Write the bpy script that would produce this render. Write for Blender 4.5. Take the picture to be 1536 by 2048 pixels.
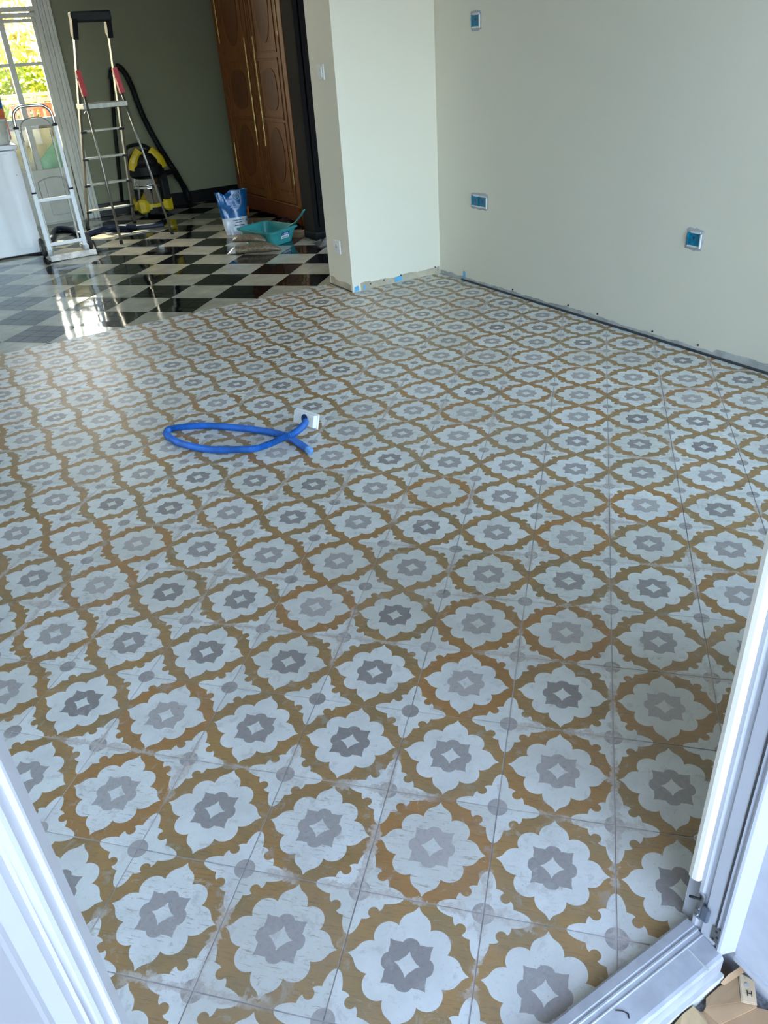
import bpy, bmesh, math, random
import numpy as np
from mathutils import Vector, Matrix, noise
random.seed(7)
PI = math.pi
for o in list(bpy.data.objects): bpy.data.objects.remove(o)
SC = bpy.context.scene
COL = SC.collection

# ------------------------------------------------------------------ camera, sky, sun, exposure
cd = bpy.data.cameras.new('camera'); cam = bpy.data.objects.new('camera', cd); COL.objects.link(cam)
cd.sensor_fit = 'HORIZONTAL'; cd.sensor_width = 36.0; cd.lens = 1541.64 / 1536 * 36.0
cd.clip_start = 0.02; cd.clip_end = 200
RN = [[0.85077, 0.31384, -0.42144], [-0.52191, 0.40978, -0.74815], [-0.06183, 0.85647, 0.51250]]
CAMLOC = (-0.019, -0.941, 1.294)
_X = Vector([r[0] for r in RN]).normalized(); _Z = Vector([r[2] for r in RN]).normalized()
_Y = _Z.cross(_X).normalized(); _X = _Y.cross(_Z)
m = Matrix((( _X[0], _Y[0], _Z[0], CAMLOC[0]), (_X[1], _Y[1], _Z[1], CAMLOC[1]), (_X[2], _Y[2], _Z[2], CAMLOC[2]), (0, 0, 0, 1)))
cam.matrix_world = m
SC.camera = cam

SUN_EL = math.radians(33.0)       # the sun stands behind the far garden door
SUN_AZ = math.radians(-20.0)        # from +Y
w = bpy.data.worlds.new('world'); SC.world = w; w.use_nodes = True
nt = w.node_tree; bgn = nt.nodes['Background']
sky = nt.nodes.new('ShaderNodeTexSky'); sky.sky_type = 'NISHITA'; sky.sun_disc = False
sky.sun_elevation = SUN_EL; sky.sun_rotation = SUN_AZ; sky.air_density = 1.0; sky.dust_density = 3.5; sky.ozone_density = 1.2
hs_ = nt.nodes.new('ShaderNodeHueSaturation'); hs_.inputs['Saturation'].default_value = .88
nt.links.new(sky.outputs[0], hs_.inputs['Color']); nt.links.new(hs_.outputs[0], bgn.inputs[0]); bgn.inputs[1].default_value = 0.85
sd = bpy.data.lights.new('sun', 'SUN'); sd.energy = 5.5; sd.color = (1.0, 0.9, 0.72); sd.angle = math.radians(0.6)
so = bpy.data.objects.new('sun', sd); COL.objects.link(so)
sdir = Vector((math.sin(SUN_AZ) * math.cos(SUN_EL), math.cos(SUN_AZ) * math.cos(SUN_EL), math.sin(SUN_EL)))
so.rotation_euler = sdir.to_track_quat('Z', 'Y').to_euler()
SC.view_settings.view_transform = 'Standard'; SC.view_settings.look = 'None'
SC.view_settings.gamma = 1.0; SC.view_settings.use_curve_mapping = False
SC.view_settings.exposure = 2.30
def portal(name, loc, rot, sx, sy):          # sampling guides for the openings, added windows included
    l = bpy.data.lights.new(name, 'AREA'); l.shape = 'RECTANGLE'; l.size = sx; l.size_y = sy; l.cycles.is_portal = True
    o = bpy.data.objects.new(name, l); COL.objects.link(o); o.location = loc; o.rotation_euler = rot
portal('daylight_opening', (-0.1, -0.62, 1.06), (PI/2, 0, 0), 1.75, 2.2)
portal('daylight_opening', (-1.82, -0.63, 1.24), (PI/2, 0, 0), 1.5, 2.3)
portal('daylight_opening', (1.97, -.63, 1.24), (PI/2, 0, 0), 1.9, 2.3)
portal('daylight_opening', (1.2, 7.95, 1.3), (-PI/2, 0, 0), 1.0, 2.0)

# ------------------------------------------------------------------ node helpers
class NT:
    def __init__(s, name):
        s.m = bpy.data.materials.new(name); s.m.use_nodes = True; s.t = s.m.node_tree
        s.b = s.t.nodes['Principled BSDF']
    def n(s, typ, **kw):
        x = s.t.nodes.new(typ)
        for k, v in kw.items(): setattr(x, k, v)
        return x
    def put(s, sock, v):
        if hasattr(v, 'links') or isinstance(v, bpy.types.NodeSocket): s.t.links.new(v, sock)
        else: sock.default_value = v
    def M(s, op, *a, clamp=False):
        x = s.n('ShaderNodeMath', operation=op, use_clamp=clamp)
        for i, v in enumerate(a): s.put(x.inputs[i], v)
        return x.outputs[0]
    def ss(s, v, lo, hi):
        x = s.n('ShaderNodeMapRange', interpolation_type='SMOOTHSTEP')
        s.put(x.inputs[0], v); s.put(x.inputs[1], lo); s.put(x.inputs[2], hi); x.inputs[3].default_value = 0; x.inputs[4].default_value = 1
        return x.outputs[0]
    def mix(s, f, a, b, mode='MIX'):
        x = s.n('ShaderNodeMix', data_type='RGBA', blend_type=mode)
        s.put(x.inputs[0], f)
        for i, v in ((6, a), (7, b)):
            s.put(x.inputs[i], v if not isinstance(v, tuple) else (v + (1,))[:4])
        return x.outputs[2]
    def noise(s, vec, scale, detail=3.0, rough=0.55, dist=0.0):
        x = s.n('ShaderNodeTexNoise'); s.put(x.inputs['Vector'], vec)
        x.inputs['Scale'].default_value = scale; x.inputs['Detail'].default_value = detail
        x.inputs['Roughness'].default_value = rough; x.inputs['Distortion'].default_value = dist
        return x.outputs[0]
    def pos(s): return s.n('ShaderNodeNewGeometry').outputs['Position']
    def objc(s): return s.n('ShaderNodeTexCoord').outputs['Object']
    def scalev(s, v, sc):
        x = s.n('ShaderNodeVectorMath', operation='MULTIPLY'); s.put(x.inputs[0], v); x.inputs[1].default_value = sc
        return x.outputs[0]
    def comb(s, x_, y_, z_=0.0):
        x = s.n('ShaderNodeCombineXYZ'); s.put(x.inputs[0], x_); s.put(x.inputs[1], y_); s.put(x.inputs[2], z_)
        return x.outputs[0]
    def white(s, vec):
        x = s.n('ShaderNodeTexWhiteNoise', noise_dimensions='3D'); s.put(x.inputs[0], vec)
        return x.outputs
    def bump(s, h, strength=0.2, dist=0.002):
        x = s.n('ShaderNodeBump'); x.inputs['Strength'].default_value = strength; x.inputs['Distance'].default_value = dist
        s.put(x.inputs['Height'], h); s.t.links.new(x.outputs[0], s.b.inputs['Normal'])
    def setp(s, **kw):
        for k, v in kw.items():
            k = {'col': 'Base Color', 'rough': 'Roughness', 'metal': 'Metallic', 'spec': 'Specular IOR Level', 'trans': 'Transmission Weight', 'ior': 'IOR', 'alpha': 'Alpha', 'coat': 'Coat Weight'}[k]
            if isinstance(v, tuple): v = (v + (1,))[:4]
            s.put(s.b.inputs[k], v)
        return s

def mat(name, col, rough=0.5, metal=0.0, var=0.12, scale=20.0, bump=0.0, spec=0.5, bscale=None, streak=None):
    t = NT(name); v = t.objc()
    if streak: v = t.scalev(v, streak)
    f = t.noise(v, scale, 4.0)
    c = t.mix(t.ss(f, 0.3, 0.7), tuple(x * (1 - var) for x in col), tuple(min(1, x * (1 + var)) for x in col))
    t.setp(col=c, rough=rough, metal=metal, spec=spec)
    if bump: t.bump(t.noise(v, bscale or scale * 4, 3.0), bump)
    return t.m

def glass_mat(name='clear_glass'):
    t = NT(name)
    out = t.t.nodes['Material Output']
    tr = t.n('ShaderNodeBsdfTransparent'); tr.inputs[0].default_value = (0.93, 0.96, 0.94, 1)
    gl = t.n('ShaderNodeBsdfGlossy'); gl.inputs['Roughness'].default_value = 0.02
    fr = t.n('ShaderNodeFresnel'); fr.inputs[0].default_value = 1.45
    mx = t.n('ShaderNodeMixShader'); t.put(mx.inputs[0], fr.outputs[0]); t.put(mx.inputs[1], tr.outputs[0]); t.put(mx.inputs[2], gl.outputs[0])
    t.put(out.inputs[0], mx.outputs[0])
    return t.m

S = 0.223
def flower_mat():
    t = NT('patterned_cement_tile')
    p = t.pos(); sp = t.n('ShaderNodeSeparateXYZ'); t.put(sp.inputs[0], p); X, Y = sp.outputs[0], sp.outputs[1]
    k = 1 / math.sqrt(2) / S
    u = t.M('MULTIPLY', t.M('SUBTRACT', X, Y), k); v = t.M('MULTIPLY', t.M('ADD', X, Y), k)
    iu = t.M('FLOOR', t.M('ADD', u, 0.5)); iv = t.M('FLOOR', t.M('ADD', v, 0.5))
    lu = t.M('SUBTRACT', u, iu); lv = t.M('SUBTRACT', v, iv)
    cell = t.comb(iu, iv); wn = t.white(cell); rnd = wn[0]
    rs = t.n('ShaderNodeSeparateColor'); t.put(rs.inputs[0], wn[1]); rA, rB, rC = rs.outputs[0], rs.outputs[1], rs.outputs[2]
    au, av = t.M('ABSOLUTE', lu), t.M('ABSOLUTE', lv)
    def polar(a, b):
        hi, lo = t.M('MAXIMUM', a, b), t.M('MINIMUM', a, b)
        r = t.M('SQRT', t.M('ADD', t.M('MULTIPLY', a, a), t.M('MULTIPLY', b, b)))
        return r, t.M('DIVIDE', t.M('ARCTAN2', lo, hi), PI / 4)
    def curve(ph, pts):
        c = t.n('ShaderNodeFloatCurve'); cu = c.mapping.curves[0]
        pts = [(d / 45.0, r) for d, r in pts]
        cu.points[0].location = pts[0]; cu.points[1].location = pts[-1]
        for q in pts[1:-1]: cu.points.new(*q)
        for q in cu.points: q.handle_type = 'VECTOR'
        c.mapping.update(); t.put(c.inputs['Value'], ph)
        return c.outputs[0]
    r1, p1 = polar(au, av)
    bu, bv = t.M('SUBTRACT', 0.5, au), t.M('SUBTRACT', 0.5, av)
    r2, p2 = polar(bu, bv)
    e = 0.0022
    def inside(r, rc): return t.M('SUBTRACT', 1.0, t.ss(t.M('SUBTRACT', r, rc), -e, e))
    # a faint hand-printed wobble of the edges
    flo = inside(r1, curve(p1, [(0, .458), (2, .432), (5, .410), (8, .400), (12, .389), (16, .373), (19, .353), (21.5, .333), (24, .306), (25.5, .318), (28, .333), (31, .346), (35, .359), (40, .369), (45, .373)]))
    gry = inside(r1, curve(p1, [(0, .198), (6, .197), (12, .193), (17, .184), (20, .177), (22.5, .170), (27, .179), (32, .187), (37, .197), (41, .213), (45, .236)]))
    sta = inside(r1, curve(p1, [(0, .098), (4, .086), (9, .075), (15, .067), (27, .060), (45, .058)]))
    orn = inside(r2, curve(p2, [(0, .368), (3, .362), (6, .348), (9, .326), (12, .299), (15, .272), (17, .252), (18.3, .237), (21, .240), (26, .245), (31, .247), (35.5, .242), (40, .241), (45, .241)]))
    q1, q2 = t.M('SUBTRACT', bu, .157), t.M('SUBTRACT', bv, .157)
    bite = inside(t.M('SQRT', t.M('ADD', t.M('MULTIPLY', q1, q1), t.M('MULTIPLY', q2, q2))), .0435)
    orn = t.M('MULTIPLY', orn, t.M('SUBTRACT', 1.0, bite))
    cir = inside(r2, 0.088)
    # colours
    pv = t.comb(lu, lv, t.M('MULTIPLY', rnd, 40.0))
    n_big = t.noise(p, 1.3, 3.0); n_mid = t.noise(p, 11.0, 5.0, 0.65); n_fine = t.noise(p, 110.0, 4.0, 0.7)
    ch = t.n('ShaderNodeVectorMath', operation='MULTIPLY'); t.put(ch.inputs[0], pv); ch.inputs[1].default_value = (3.0, 22.0, 1.0)
    n_str = t.noise(ch.outputs[0], 2.6, 5.0, 0.7, 0.3)
    och = t.mix(t.ss(n_mid, .35, .68), (.37, .215, .082), (.315, .203, .100))
    och = t.mix(t.M('MULTIPLY', t.ss(t.noise(pv, 2.2, 2.0), .45, .7), .65), och, (.25, .18, .085))
    och = t.mix(t.M('MULTIPLY', t.ss(rA, .55, .95), .5), och, (.40, .175, .05))
    och = t.mix(t.M('MULTIPLY', t.ss(n_str, .50, .68), .6), och, (.20, .125, .055))
    wht = t.mix(t.ss(n_mid, .3, .7), (.72, .725, .70), (.61, .615, .59))
    wht = t.mix(t.M('MULTIPLY', t.ss(rB, .35, .95), .55), wht, (.55, .545, .49))
    dots = t.ss(t.noise(pv, 9.0, 6.0, 0.75, 0.4), .60, .70)
    wht = t.mix(t.M('MULTIPLY', dots, t.M('MULTIPLY', t.ss(rC, .0, .8), .6)), wht, (.30, .28, .235))
    wht = t.mix(t.M('MULTIPLY', t.ss(n_fine, .58, .75), .35), wht, (.36, .35, .32))
    scuff = t.M('MULTIPLY', t.ss(n_str, .56, .66), t.ss(rC, .72, .9))
    wht = t.mix(t.M('MULTIPLY', scuff, .75), wht, (.30, .245, .165))
    g1 = t.mix(rA, (.235, .21, .205), (.44, .405, .385))
    gr = t.mix(t.M('MULTIPLY', t.ss(n_fine, .45, .8), .4), g1, (.15, .135, .12))
    gr2 = t.mix(t.ss(n_mid, .35, .65), (.30, .27, .255), (.40, .365, .345))
    c = t.mix(flo, och, wht); c = t.mix(gry, c, gr); c = t.mix(sta, c, wht)
    c = t.mix(orn, c, wht); c = t.mix(cir, c, gr2)
    # pits, specks and chalky blotches of the old print
    n_b = t.noise(p, 26.0, 6.0, 0.72, 0.5); n_c = t.noise(pv, 5.5, 6.0, 0.75, 0.6)
    c = t.mix(t.M('MULTIPLY', t.ss(n_b, .55, .65), .40), c, (.40, .385, .36))
    c = t.mix(t.M('MULTIPLY', t.ss(n_c, .60, .66), t.M('MULTIPLY', rC, .6)), c, (.47, .45, .41))
    sk = t.noise(p, 210.0, 2.0, 0.5)
    c = t.mix(t.M('MULTIPLY', t.ss(sk, .70, .76), .55), c, (.16, .135, .11))
    # worn, dusty borders of each tile
    edge = t.M('MAXIMUM', au, av)
    wob = t.M('ADD', t.M('MULTIPLY', t.M('SUBTRACT', n_b, .5), .26), t.M('MULTIPLY', t.M('SUBTRACT', n_mid, .5), .10))
    ed = t.M('MULTIPLY', t.ss(t.M('ADD', edge, wob), .455, .475), t.ss(t.noise(p, 3.4, 4.0), .49, .57))
    dust = t.mix(t.ss(n_fine, .35, .65), (.60, .54, .48), (.42, .37, .33))
    c = t.mix(t.M('MULTIPLY', ed, .72), c, dust)
    c = t.mix(t.M('MULTIPLY', t.ss(n_big, .45, .75), .14), c, (.50, .47, .41))
    t.setp(col=c, rough=t.M('ADD', .34, t.M('MULTIPLY', n_mid, .16)), spec=0.45)
    t.bump(t.M('ADD', n_fine, t.M('MULTIPLY', n_str, .6)), 0.12, 0.0015)
    return t.m

def wood_mat(name, a, b, rough=.28):
    t = NT(name); v = t.objc()
    n1 = t.noise(t.scalev(v, (9, 9, 1.1)), 4.0, 5.0, .6, 1.2); n2 = t.noise(t.scalev(v, (60, 60, 3)), 6.0, 3.0)
    c = t.mix(t.ss(n1, .3, .7), a, b); c = t.mix(t.M('MULTIPLY', t.ss(n2, .5, .75), .4), c, tuple(x * .45 for x in a))
    t.setp(col=c, rough=rough, spec=.28); t.bump(n2, .12); return t.m

def paint_mat(name, col, rough=.6):
    t = NT(name); p = t.pos()
    c = t.mix(t.ss(t.noise(p, .8, 2.0), .3, .7), tuple(x * .985 for x in col), tuple(x * 1.01 for x in col))
    t.setp(col=c, rough=rough, spec=.3); t.bump(t.noise(p, 160.0, 3.0), .06, .001); return t.m

MT = dict(
    flower=flower_mat(),
    grout=mat('cement_grout', (.50, .47, .46), .85, var=.2, scale=14),
    wall=paint_mat('cream_wall_paint', (.79, .745, .625)), sage_shaded=paint_mat('shade_darkened_sage_paint', (.25, .255, .17)),  # greenish back-room paint, darkened so its colour carries that room's shade
    ceil=paint_mat('white_ceiling_paint', (.82, .82, .80)),
    plaster=mat('bare_plaster', (.50, .44, .33), .9, var=.18, scale=9, bump=.3),
    plaster2=mat('grey_skim_residue', (.47, .47, .45), .9, var=.2, scale=12, bump=.3),
    dark=mat('dark_gap_filler', (.05, .055, .06), .6),
    black_tile=mat('black_glazed_tile', (.0065, .0065, .008), .06, var=.3, scale=6),
    beige_tile=mat('beige_glazed_tile', (.44, .405, .31), .09, var=.12, scale=7),
    floor_joint=mat('old_tile_joint', (.16, .145, .115), .7),
    blackboard=mat('black_skirting', (.006, .006, .008), .35, var=.3),
    pvc=mat('white_pvc', (.45, .46, .49), .28, var=.03, scale=6),
    pvc_in=mat('white_painted_wood', (.62, .62, .56), .4, var=.05, scale=6),
    cream_pvc=mat('cream_lacquer', (.66, .63, .53), .4, var=.03, scale=6),
    steel=mat('scuffed_steel', (.55, .56, .58), .3, 1.0, var=.2, scale=30),
    chrome=mat('chrome', (.75, .76, .78), .12, 1.0, var=.05),
    alu=mat('brushed_aluminium', (.27, .265, .235), .48, 1.0, var=.12, scale=30, streak=(1, 1, .1)),
    blackp=mat('black_plastic', (.007, .007, .008), .55, var=.3, spec=.25),
    rubber=mat('dark_rubber', (.04, .038, .036), .75, var=.4, scale=30),
    red=mat('red_plastic', (.42, .003, .012), .5, var=.1),
    yellow=mat('yellow_plastic', (.58, .42, .006), .35, var=.06),
    white=mat('white_enamel', (.74, .75, .78), .3, var=.03, scale=5),
    whitep=mat('white_plastic', (.78, .78, .76), .35, var=.04),
    blueh=mat('blue_corrugated_hose', (.010, .10, .37), .48, var=.25, scale=16),
    dustblue=mat('dusty_blue_hose_end', (.10, .24, .48), .6, var=.5, scale=60),
    navy=mat('dark_blue_hose', (.014, .022, .050), .5, var=.2),
    teal=mat('turquoise_plastic', (.03, .22, .215), .3, var=.05),
    litter=mat('white_litter', (.62, .60, .56), .9, var=.3, scale=140, bump=.6),
    boxblue=mat('blue_box_plastic', (.0, .18, .31), .35, var=.25, scale=60),
    wood=wood_mat('honey_walnut', (.135, .040, .005), (.20, .066, .008), .5),
    veneer=wood_mat('dark_burr_veneer', (.085, .024, .004), (.14, .044, .007), .55),
    wood2=wood_mat('red_brown_walnut', (.10, .024, .007), (.15, .040, .010)),
    brass=mat('aged_brass', (.50, .36, .13), .35, .8, var=.3, scale=60),
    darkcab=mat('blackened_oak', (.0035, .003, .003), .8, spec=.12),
    bagblue=mat('printed_blue_film', (.004, .085, .25), .16, var=.35, scale=14, bump=.5, bscale=26),
    bagwhite=mat('printed_white_film', (.58, .62, .66), .2, var=.1, scale=14, bump=.4, bscale=26),
    gravel=mat('brown_pellet_filling', (.15, .105, .062), .45, var=.45, scale=70, bump=.8, bscale=90),
    film=mat('crumpled_clear_film', (.42, .42, .40), .2, var=.3, scale=30, bump=.5),
    cloth=mat('dark_red_cloth', (.055, .018, .018), .9, var=.5, scale=30, bump=.6),
    greyc=mat('crumpled_grey_sheet', (.14, .13, .115), .8, var=.5, scale=16, bump=.8),
    card=mat('brown_cardboard', (.40, .25, .135), .8, var=.12, scale=12, bump=.15),
    tape=mat('glossy_parcel_tape', (.30, .19, .10), .22, var=.12, scale=12, streak=(1, 6, 1)),
    paperlab=mat('tan_paper_label', (.56, .42, .27), .7, var=.06),
    ink=mat('black_ink', (.02, .015, .015), .6),
    inkblue=mat('dark_blue_ink', (.01, .04, .14), .4),
    lightblue=mat('pale_blue_print', (.25, .5, .68), .4),
    orange=mat('orange_print', (.62, .13, .02), .4),
    granite=mat('speckled_grey_stone', (.24, .24, .25), .8, var=.45, scale=160, bump=.3),
    terrace=mat('pale_terrace_stone', (.48, .44, .36), .7, var=.15, scale=4),
    marbled=mat('veined_terrace_stone', (.15, .14, .095), .6, var=.5, scale=5),
    extwall=mat('white_render', (.44, .445, .48), .8, var=.05),
    rail=mat('white_painted_rail', (.45, .40, .36), .5, var=.05),
    chair=mat('salmon_painted_wood', (.50, .17, .09), .6, var=.12, scale=12),
    boardred=mat('red_stained_board', (.30, .05, .012), .55, var=.15, scale=12),
    tealcloth=mat('green_cloth_cover', (.09, .20, .15), .7, var=.12),
    bark=mat('grey_bark', (.16, .12, .08), .9, var=.3),
    lawn=mat('sunlit_lawn', (.22, .27, .05), .95, var=.3, scale=3),
    bluetape=mat('blue_masking_tape', (.12, .42, .68), .6, var=.1),
    glass=glass_mat(),
)
def leaf_mat(name, a, b):
    t = NT(name); out = t.t.nodes['Material Output']
    n = t.noise(t.pos(), 2.2, 5.0, .7); c = t.mix(t.ss(n, .35, .65), a, b)
    df = t.n('ShaderNodeBsdfDiffuse'); tl = t.n('ShaderNodeBsdfTranslucent'); t.put(df.inputs[0], c); t.put(tl.inputs[0], c)
    mx = t.n('ShaderNodeMixShader'); mx.inputs[0].default_value = .55; t.put(mx.inputs[1], df.outputs[0]); t.put(mx.inputs[2], tl.outputs[0])
    t.put(out.inputs[0], mx.outputs[0]); return t.m
MT['leaf'] = leaf_mat('sunlit_foliage', (.09, .14, .005), (.27, .29, .016))
MT['leaf2'] = leaf_mat('dry_foliage', (.24, .22, .025), (.36, .26, .08))

# ------------------------------------------------------------------ geometry helpers
def C0(o): return o.matrix_world.translation if o else Vector((0, 0, 0))
ORG = {}
def link(o, parent, origin):
    COL.objects.link(o)
    if parent is not None: o.parent = parent
    return o
def meshobj(name, V, Fc, mt, parent=None, smooth=False, origin=None, mats=None, fm=None):
    """V in world metres; the object's own origin is put at `origin` (or the parent's, so children sit at 0)"""
    po = ORG.get(parent.name, Vector((0, 0, 0))) if parent is not None else Vector((0, 0, 0))
    og = Vector(origin) if origin is not None else (po if parent is not None else Vector((0, 0, 0)))
    me = bpy.data.meshes.new(name)
    me.from_pydata([tuple(Vector(v) - og) for v in V], [], Fc)
    if mats:
        for q in mats: me.materials.append(q)
        if fm: me.polygons.foreach_set('material_index', fm)
    else: me.materials.append(mt)
    if smooth: me.polygons.foreach_set('use_smooth', [True] * len(me.polygons))
    me.update()
    bm = bmesh.new(); bm.from_mesh(me); bmesh.ops.recalc_face_normals(bm, faces=bm.faces); bm.to_mesh(me); bm.free()
    o = bpy.data.objects.new(name, me); COL.objects.link(o)
    if parent is not None: o.parent = parent
    o.location = og - po
    ORG[o.name] = og
    return o
def thing(name, label, cat, loc, group=None):
    o = bpy.data.objects.new(name, None); COL.objects.link(o); o.location = loc; o.empty_display_size = .1
    o['label'] = label; o['category'] = cat
    if group: o['group'] = group
    ORG[o.name] = Vector(loc); return o
def tag(o, label, cat, group=None, kind=None):
    if kind: o['kind'] = kind
    if label: o['label'] = label
    if cat: o['category'] = cat
    if group: o['group'] = group
    return o
def struct(o, label=None):
    o['kind'] = 'structure'
    if label: o['label'] = label
    return o
class G:
    def __init__(s): s.v = []; s.f = []
    def add(s, V, Fc):
        b = len(s.v); s.v += [tuple(v) for v in V]; s.f += [tuple(i + b for i in f) for f in Fc]; return s
    def box(s, x0, x1, y0, y1, z0, z1, T=None):
        V = [(x, y, z) for z in (z0, z1) for y in (y0, y1) for x in (x0, x1)]
        if T: V = [T(*v) for v in V]
        return s.add(V, [(0, 2, 3, 1), (4, 5, 7, 6), (0, 1, 5, 4), (2, 6, 7, 3), (0, 4, 6, 2), (1, 3, 7, 5)])
    def bbox(s, x0, x1, y0, y1, z0, z1, b=.004, T=None):     # bevelled box
        bm = bmesh.new(); g = G().box(x0, x1, y0, y1, z0, z1)
        vs = [bm.verts.new(v) for v in g.v]
        for f in g.f: bm.faces.new([vs[i] for i in f])
        bmesh.ops.recalc_face_normals(bm, faces=bm.faces)
        bmesh.ops.bevel(bm, geom=list(bm.edges), offset=b, segments=2, affect='EDGES', profile=.5)
        bm.verts.index_update(); V = [tuple(v.co) for v in bm.verts]; Fc = [tuple(v.index for v in f.verts) for f in bm.faces]; bm.free()
        if T: V = [T(*v) for v in V]
        return s.add(V, Fc)
    def prism(s, pts, z0, z1, T=None):                       # polygon in xy, extruded along z
        n = len(pts); V = [(x, y, z0) for x, y in pts] + [(x, y, z1) for x, y in pts]
        if T: V = [T(*v) for v in V]
        return s.add(V, [tuple(range(n))[::-1], tuple(range(n, 2 * n))] + [(i, (i + 1) % n, n + (i + 1) % n, n + i) for i in range(n)])
    def tube(s, P, r, n=10, rr=None, cap=True, flat=1.0):
        P = [Vector(p) for p in P]; up = None; rings = []
        for i, p in enumerate(P):
            d = (P[min(i + 1, len(P) - 1)] - P[max(i - 1, 0)]).normalized()
            if up is None: up = Vector((0, 0, 1)) if abs(d.z) < .9 else Vector((1, 0, 0))
            a = d.cross(up).normalized(); b_ = a.cross(d).normalized(); up = b_
            q = rr[i] if rr else r
            rings.append([p + a * (q * math.cos(2 * PI * k / n)) + b_ * (q * flat * math.sin(2 * PI * k / n)) for k in range(n)])
        V = [v for R_ in rings for v in R_]; Fc = []
        for i in range(len(P) - 1):
            for k in range(n): Fc.append((i * n + k, i * n + (k + 1) % n, (i + 1) * n + (k + 1) % n, (i + 1) * n + k))
        if cap: Fc += [tuple(range(n))[::-1], tuple((len(P) - 1) * n + k for k in range(n))]
        return s.add(V, Fc)
    def lathe(s, c, prof, n=24, axis='z', T=None):           # prof: (radius, height)
        V = []; 
        for r, h in prof:
            for k in range(n):
                a = 2 * PI * k / n; q = (r * math.cos(a), r * math.sin(a), h)
                if axis == 'x': q = (q[2], q[0], q[1])
                if axis == 'y': q = (q[0], q[2], q[1])
                V.append((c[0] + q[0], c[1] + q[1], c[2] + q[2]))
        if T: V = [T(*v) for v in V]
        Fc = [(i * n + k, i * n + (k + 1) % n, (i + 1) * n + (k + 1) % n, (i + 1) * n + k) for i in range(len(prof) - 1) for k in range(n)]
        Fc += [tuple(range(n))[::-1], tuple((len(prof) - 1) * n + k for k in range(n))]
        return s.add(V, Fc)
    def obj(s, name, mt, parent=None, smooth=False, origin=None): return meshobj(name, s.v, s.f, mt, parent, smooth, origin)
def spline(P, n=8):                                          # Catmull-Rom through the points
    P = [Vector(p) for p in P]; Q = [P[0] * 2 - P[1]] + P + [P[-1] * 2 - P[-2]]; out = []
    for i in range(1, len(Q) - 2):
        for k in range(n):
            t = k / n; a, b, c, d = Q[i - 1:i + 3]
            out.append(.5 * ((2 * b) + (c - a) * t + (2 * a - 5 * b + 4 * c - d) * t * t + (3 * b - a - 3 * c + d) * t ** 3))
    out.append(P[-1]); return out
def resample(P, step):
    L = [0]
    for a, b in zip(P, P[1:]): L.append(L[-1] + (b - a).length)
    n = max(2, int(L[-1] / step)); out = []; j = 0
    for i in range(n + 1):
        t = L[-1] * i / n
        while j < len(L) - 2 and L[j + 1] < t: j += 1
        out.append(P[j].lerp(P[j + 1], (t - L[j]) / max(1e-9, L[j + 1] - L[j])))
    return out
def bar(g, a, b, w_, d_, up=(0, 0, 1)):                      # rectangular bar between two points
    a, b = Vector(a), Vector(b); d = (b - a).normalized(); s_ = d.cross(Vector(up)).normalized(); u = s_.cross(d).normalized()
    V = [p + s_ * (w_ / 2 * i) + u * (d_ / 2 * j) for p in (a, b) for i, j in ((-1, -1), (1, -1), (1, 1), (-1, 1))]
    return g.add(V, [(3, 2, 1, 0), (4, 5, 6, 7), (0, 1, 5, 4), (1, 2, 6, 5), (2, 3, 7, 6), (3, 0, 4, 7)])
def text(name, body, size, T3, mt, parent):
    cu = bpy.data.curves.new(name, 'FONT'); cu.body = body; cu.size = size; cu.extrude = 0.0004; cu.align_x = 'CENTER'; cu.align_y = 'CENTER'
    tmp = bpy.data.objects.new('tmp', cu); COL.objects.link(tmp)
    me = bpy.data.meshes.new_from_object(tmp); V = [T3(*v.co) for v in me.vertices]; Fc = [tuple(p.vertices) for p in me.polygons]
    bpy.data.objects.remove(tmp); bpy.data.meshes.remove(me)
    return meshobj(name, V, Fc, mt, parent)
def clip(poly, a, b, c):                                     # keep a*x+b*y<=c
    out = []
    for i in range(len(poly)):
        p, q = poly[i], poly[(i + 1) % len(poly)]; fp, fq = a * p[0] + b * p[1] - c, a * q[0] + b * q[1] - c
        if fp <= 0: out.append(p)
        if fp * fq < 0: k = fp / (fp - fq); out.append((p[0] + k * (q[0] - p[0]), p[1] + k * (q[1] - p[1])))
    return out
def area(p): return abs(sum(p[i][0] * p[(i + 1) % len(p)][1] - p[(i + 1) % len(p)][0] * p[i][1] for i in range(len(p)))) / 2
def depth_px(x, y):                                          # used only to rank which tiles show largest
    d = Vector((x, y, 0)) - Vector(CAMLOC); zz = -d.dot(_Z)
    if zz < .05: return None
    return 768 + 1541.6 * d.dot(_X) / zz, 1024 - 1541.6 * d.dot(_Y) / zz, zz

# ------------------------------------------------------------------ room shell
XR = 2.972; YD = -.50; YJ = 3.67; YB = 7.82; H = 2.5; XL = -2.6; XR2 = 3.72; XL2 = -1.9
floor = struct(G().box(XL, XR + .1, -.5149, YJ, -.12, -.0016).obj('floor', MT['grout']), 'patterned ochre, white and grey flower tile floor of the front room')
floor2 = struct(G().box(XL - .6, XR2, YJ, YB, -.12, -.0016).obj('floor', MT['floor_joint']), 'glossy black and beige checkerboard tile floor of the back room')
r2 = math.sqrt(2)
def full_tile(h, name, mt, depth=.0016, sub=None):
    g = G(); a = h
    g.add([(-a, -a, -depth), (a, -a, -depth), (a, a, -depth), (-a, a, -depth), (-a, -a, 0), (a, -a, 0), (a, a, 0), (-a, a, 0)],
          [(4, 5, 6, 7), (0, 1, 5, 4), (1, 2, 6, 5), (2, 3, 7, 6), (3, 0, 4, 7)])
    me = bpy.data.meshes.new(name); me.from_pydata(g.v, [], g.f); me.materials.append(mt); return me
tm = full_tile(S / 2 - .0014, 'tile', MT['flower'])
cells = []
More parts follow.
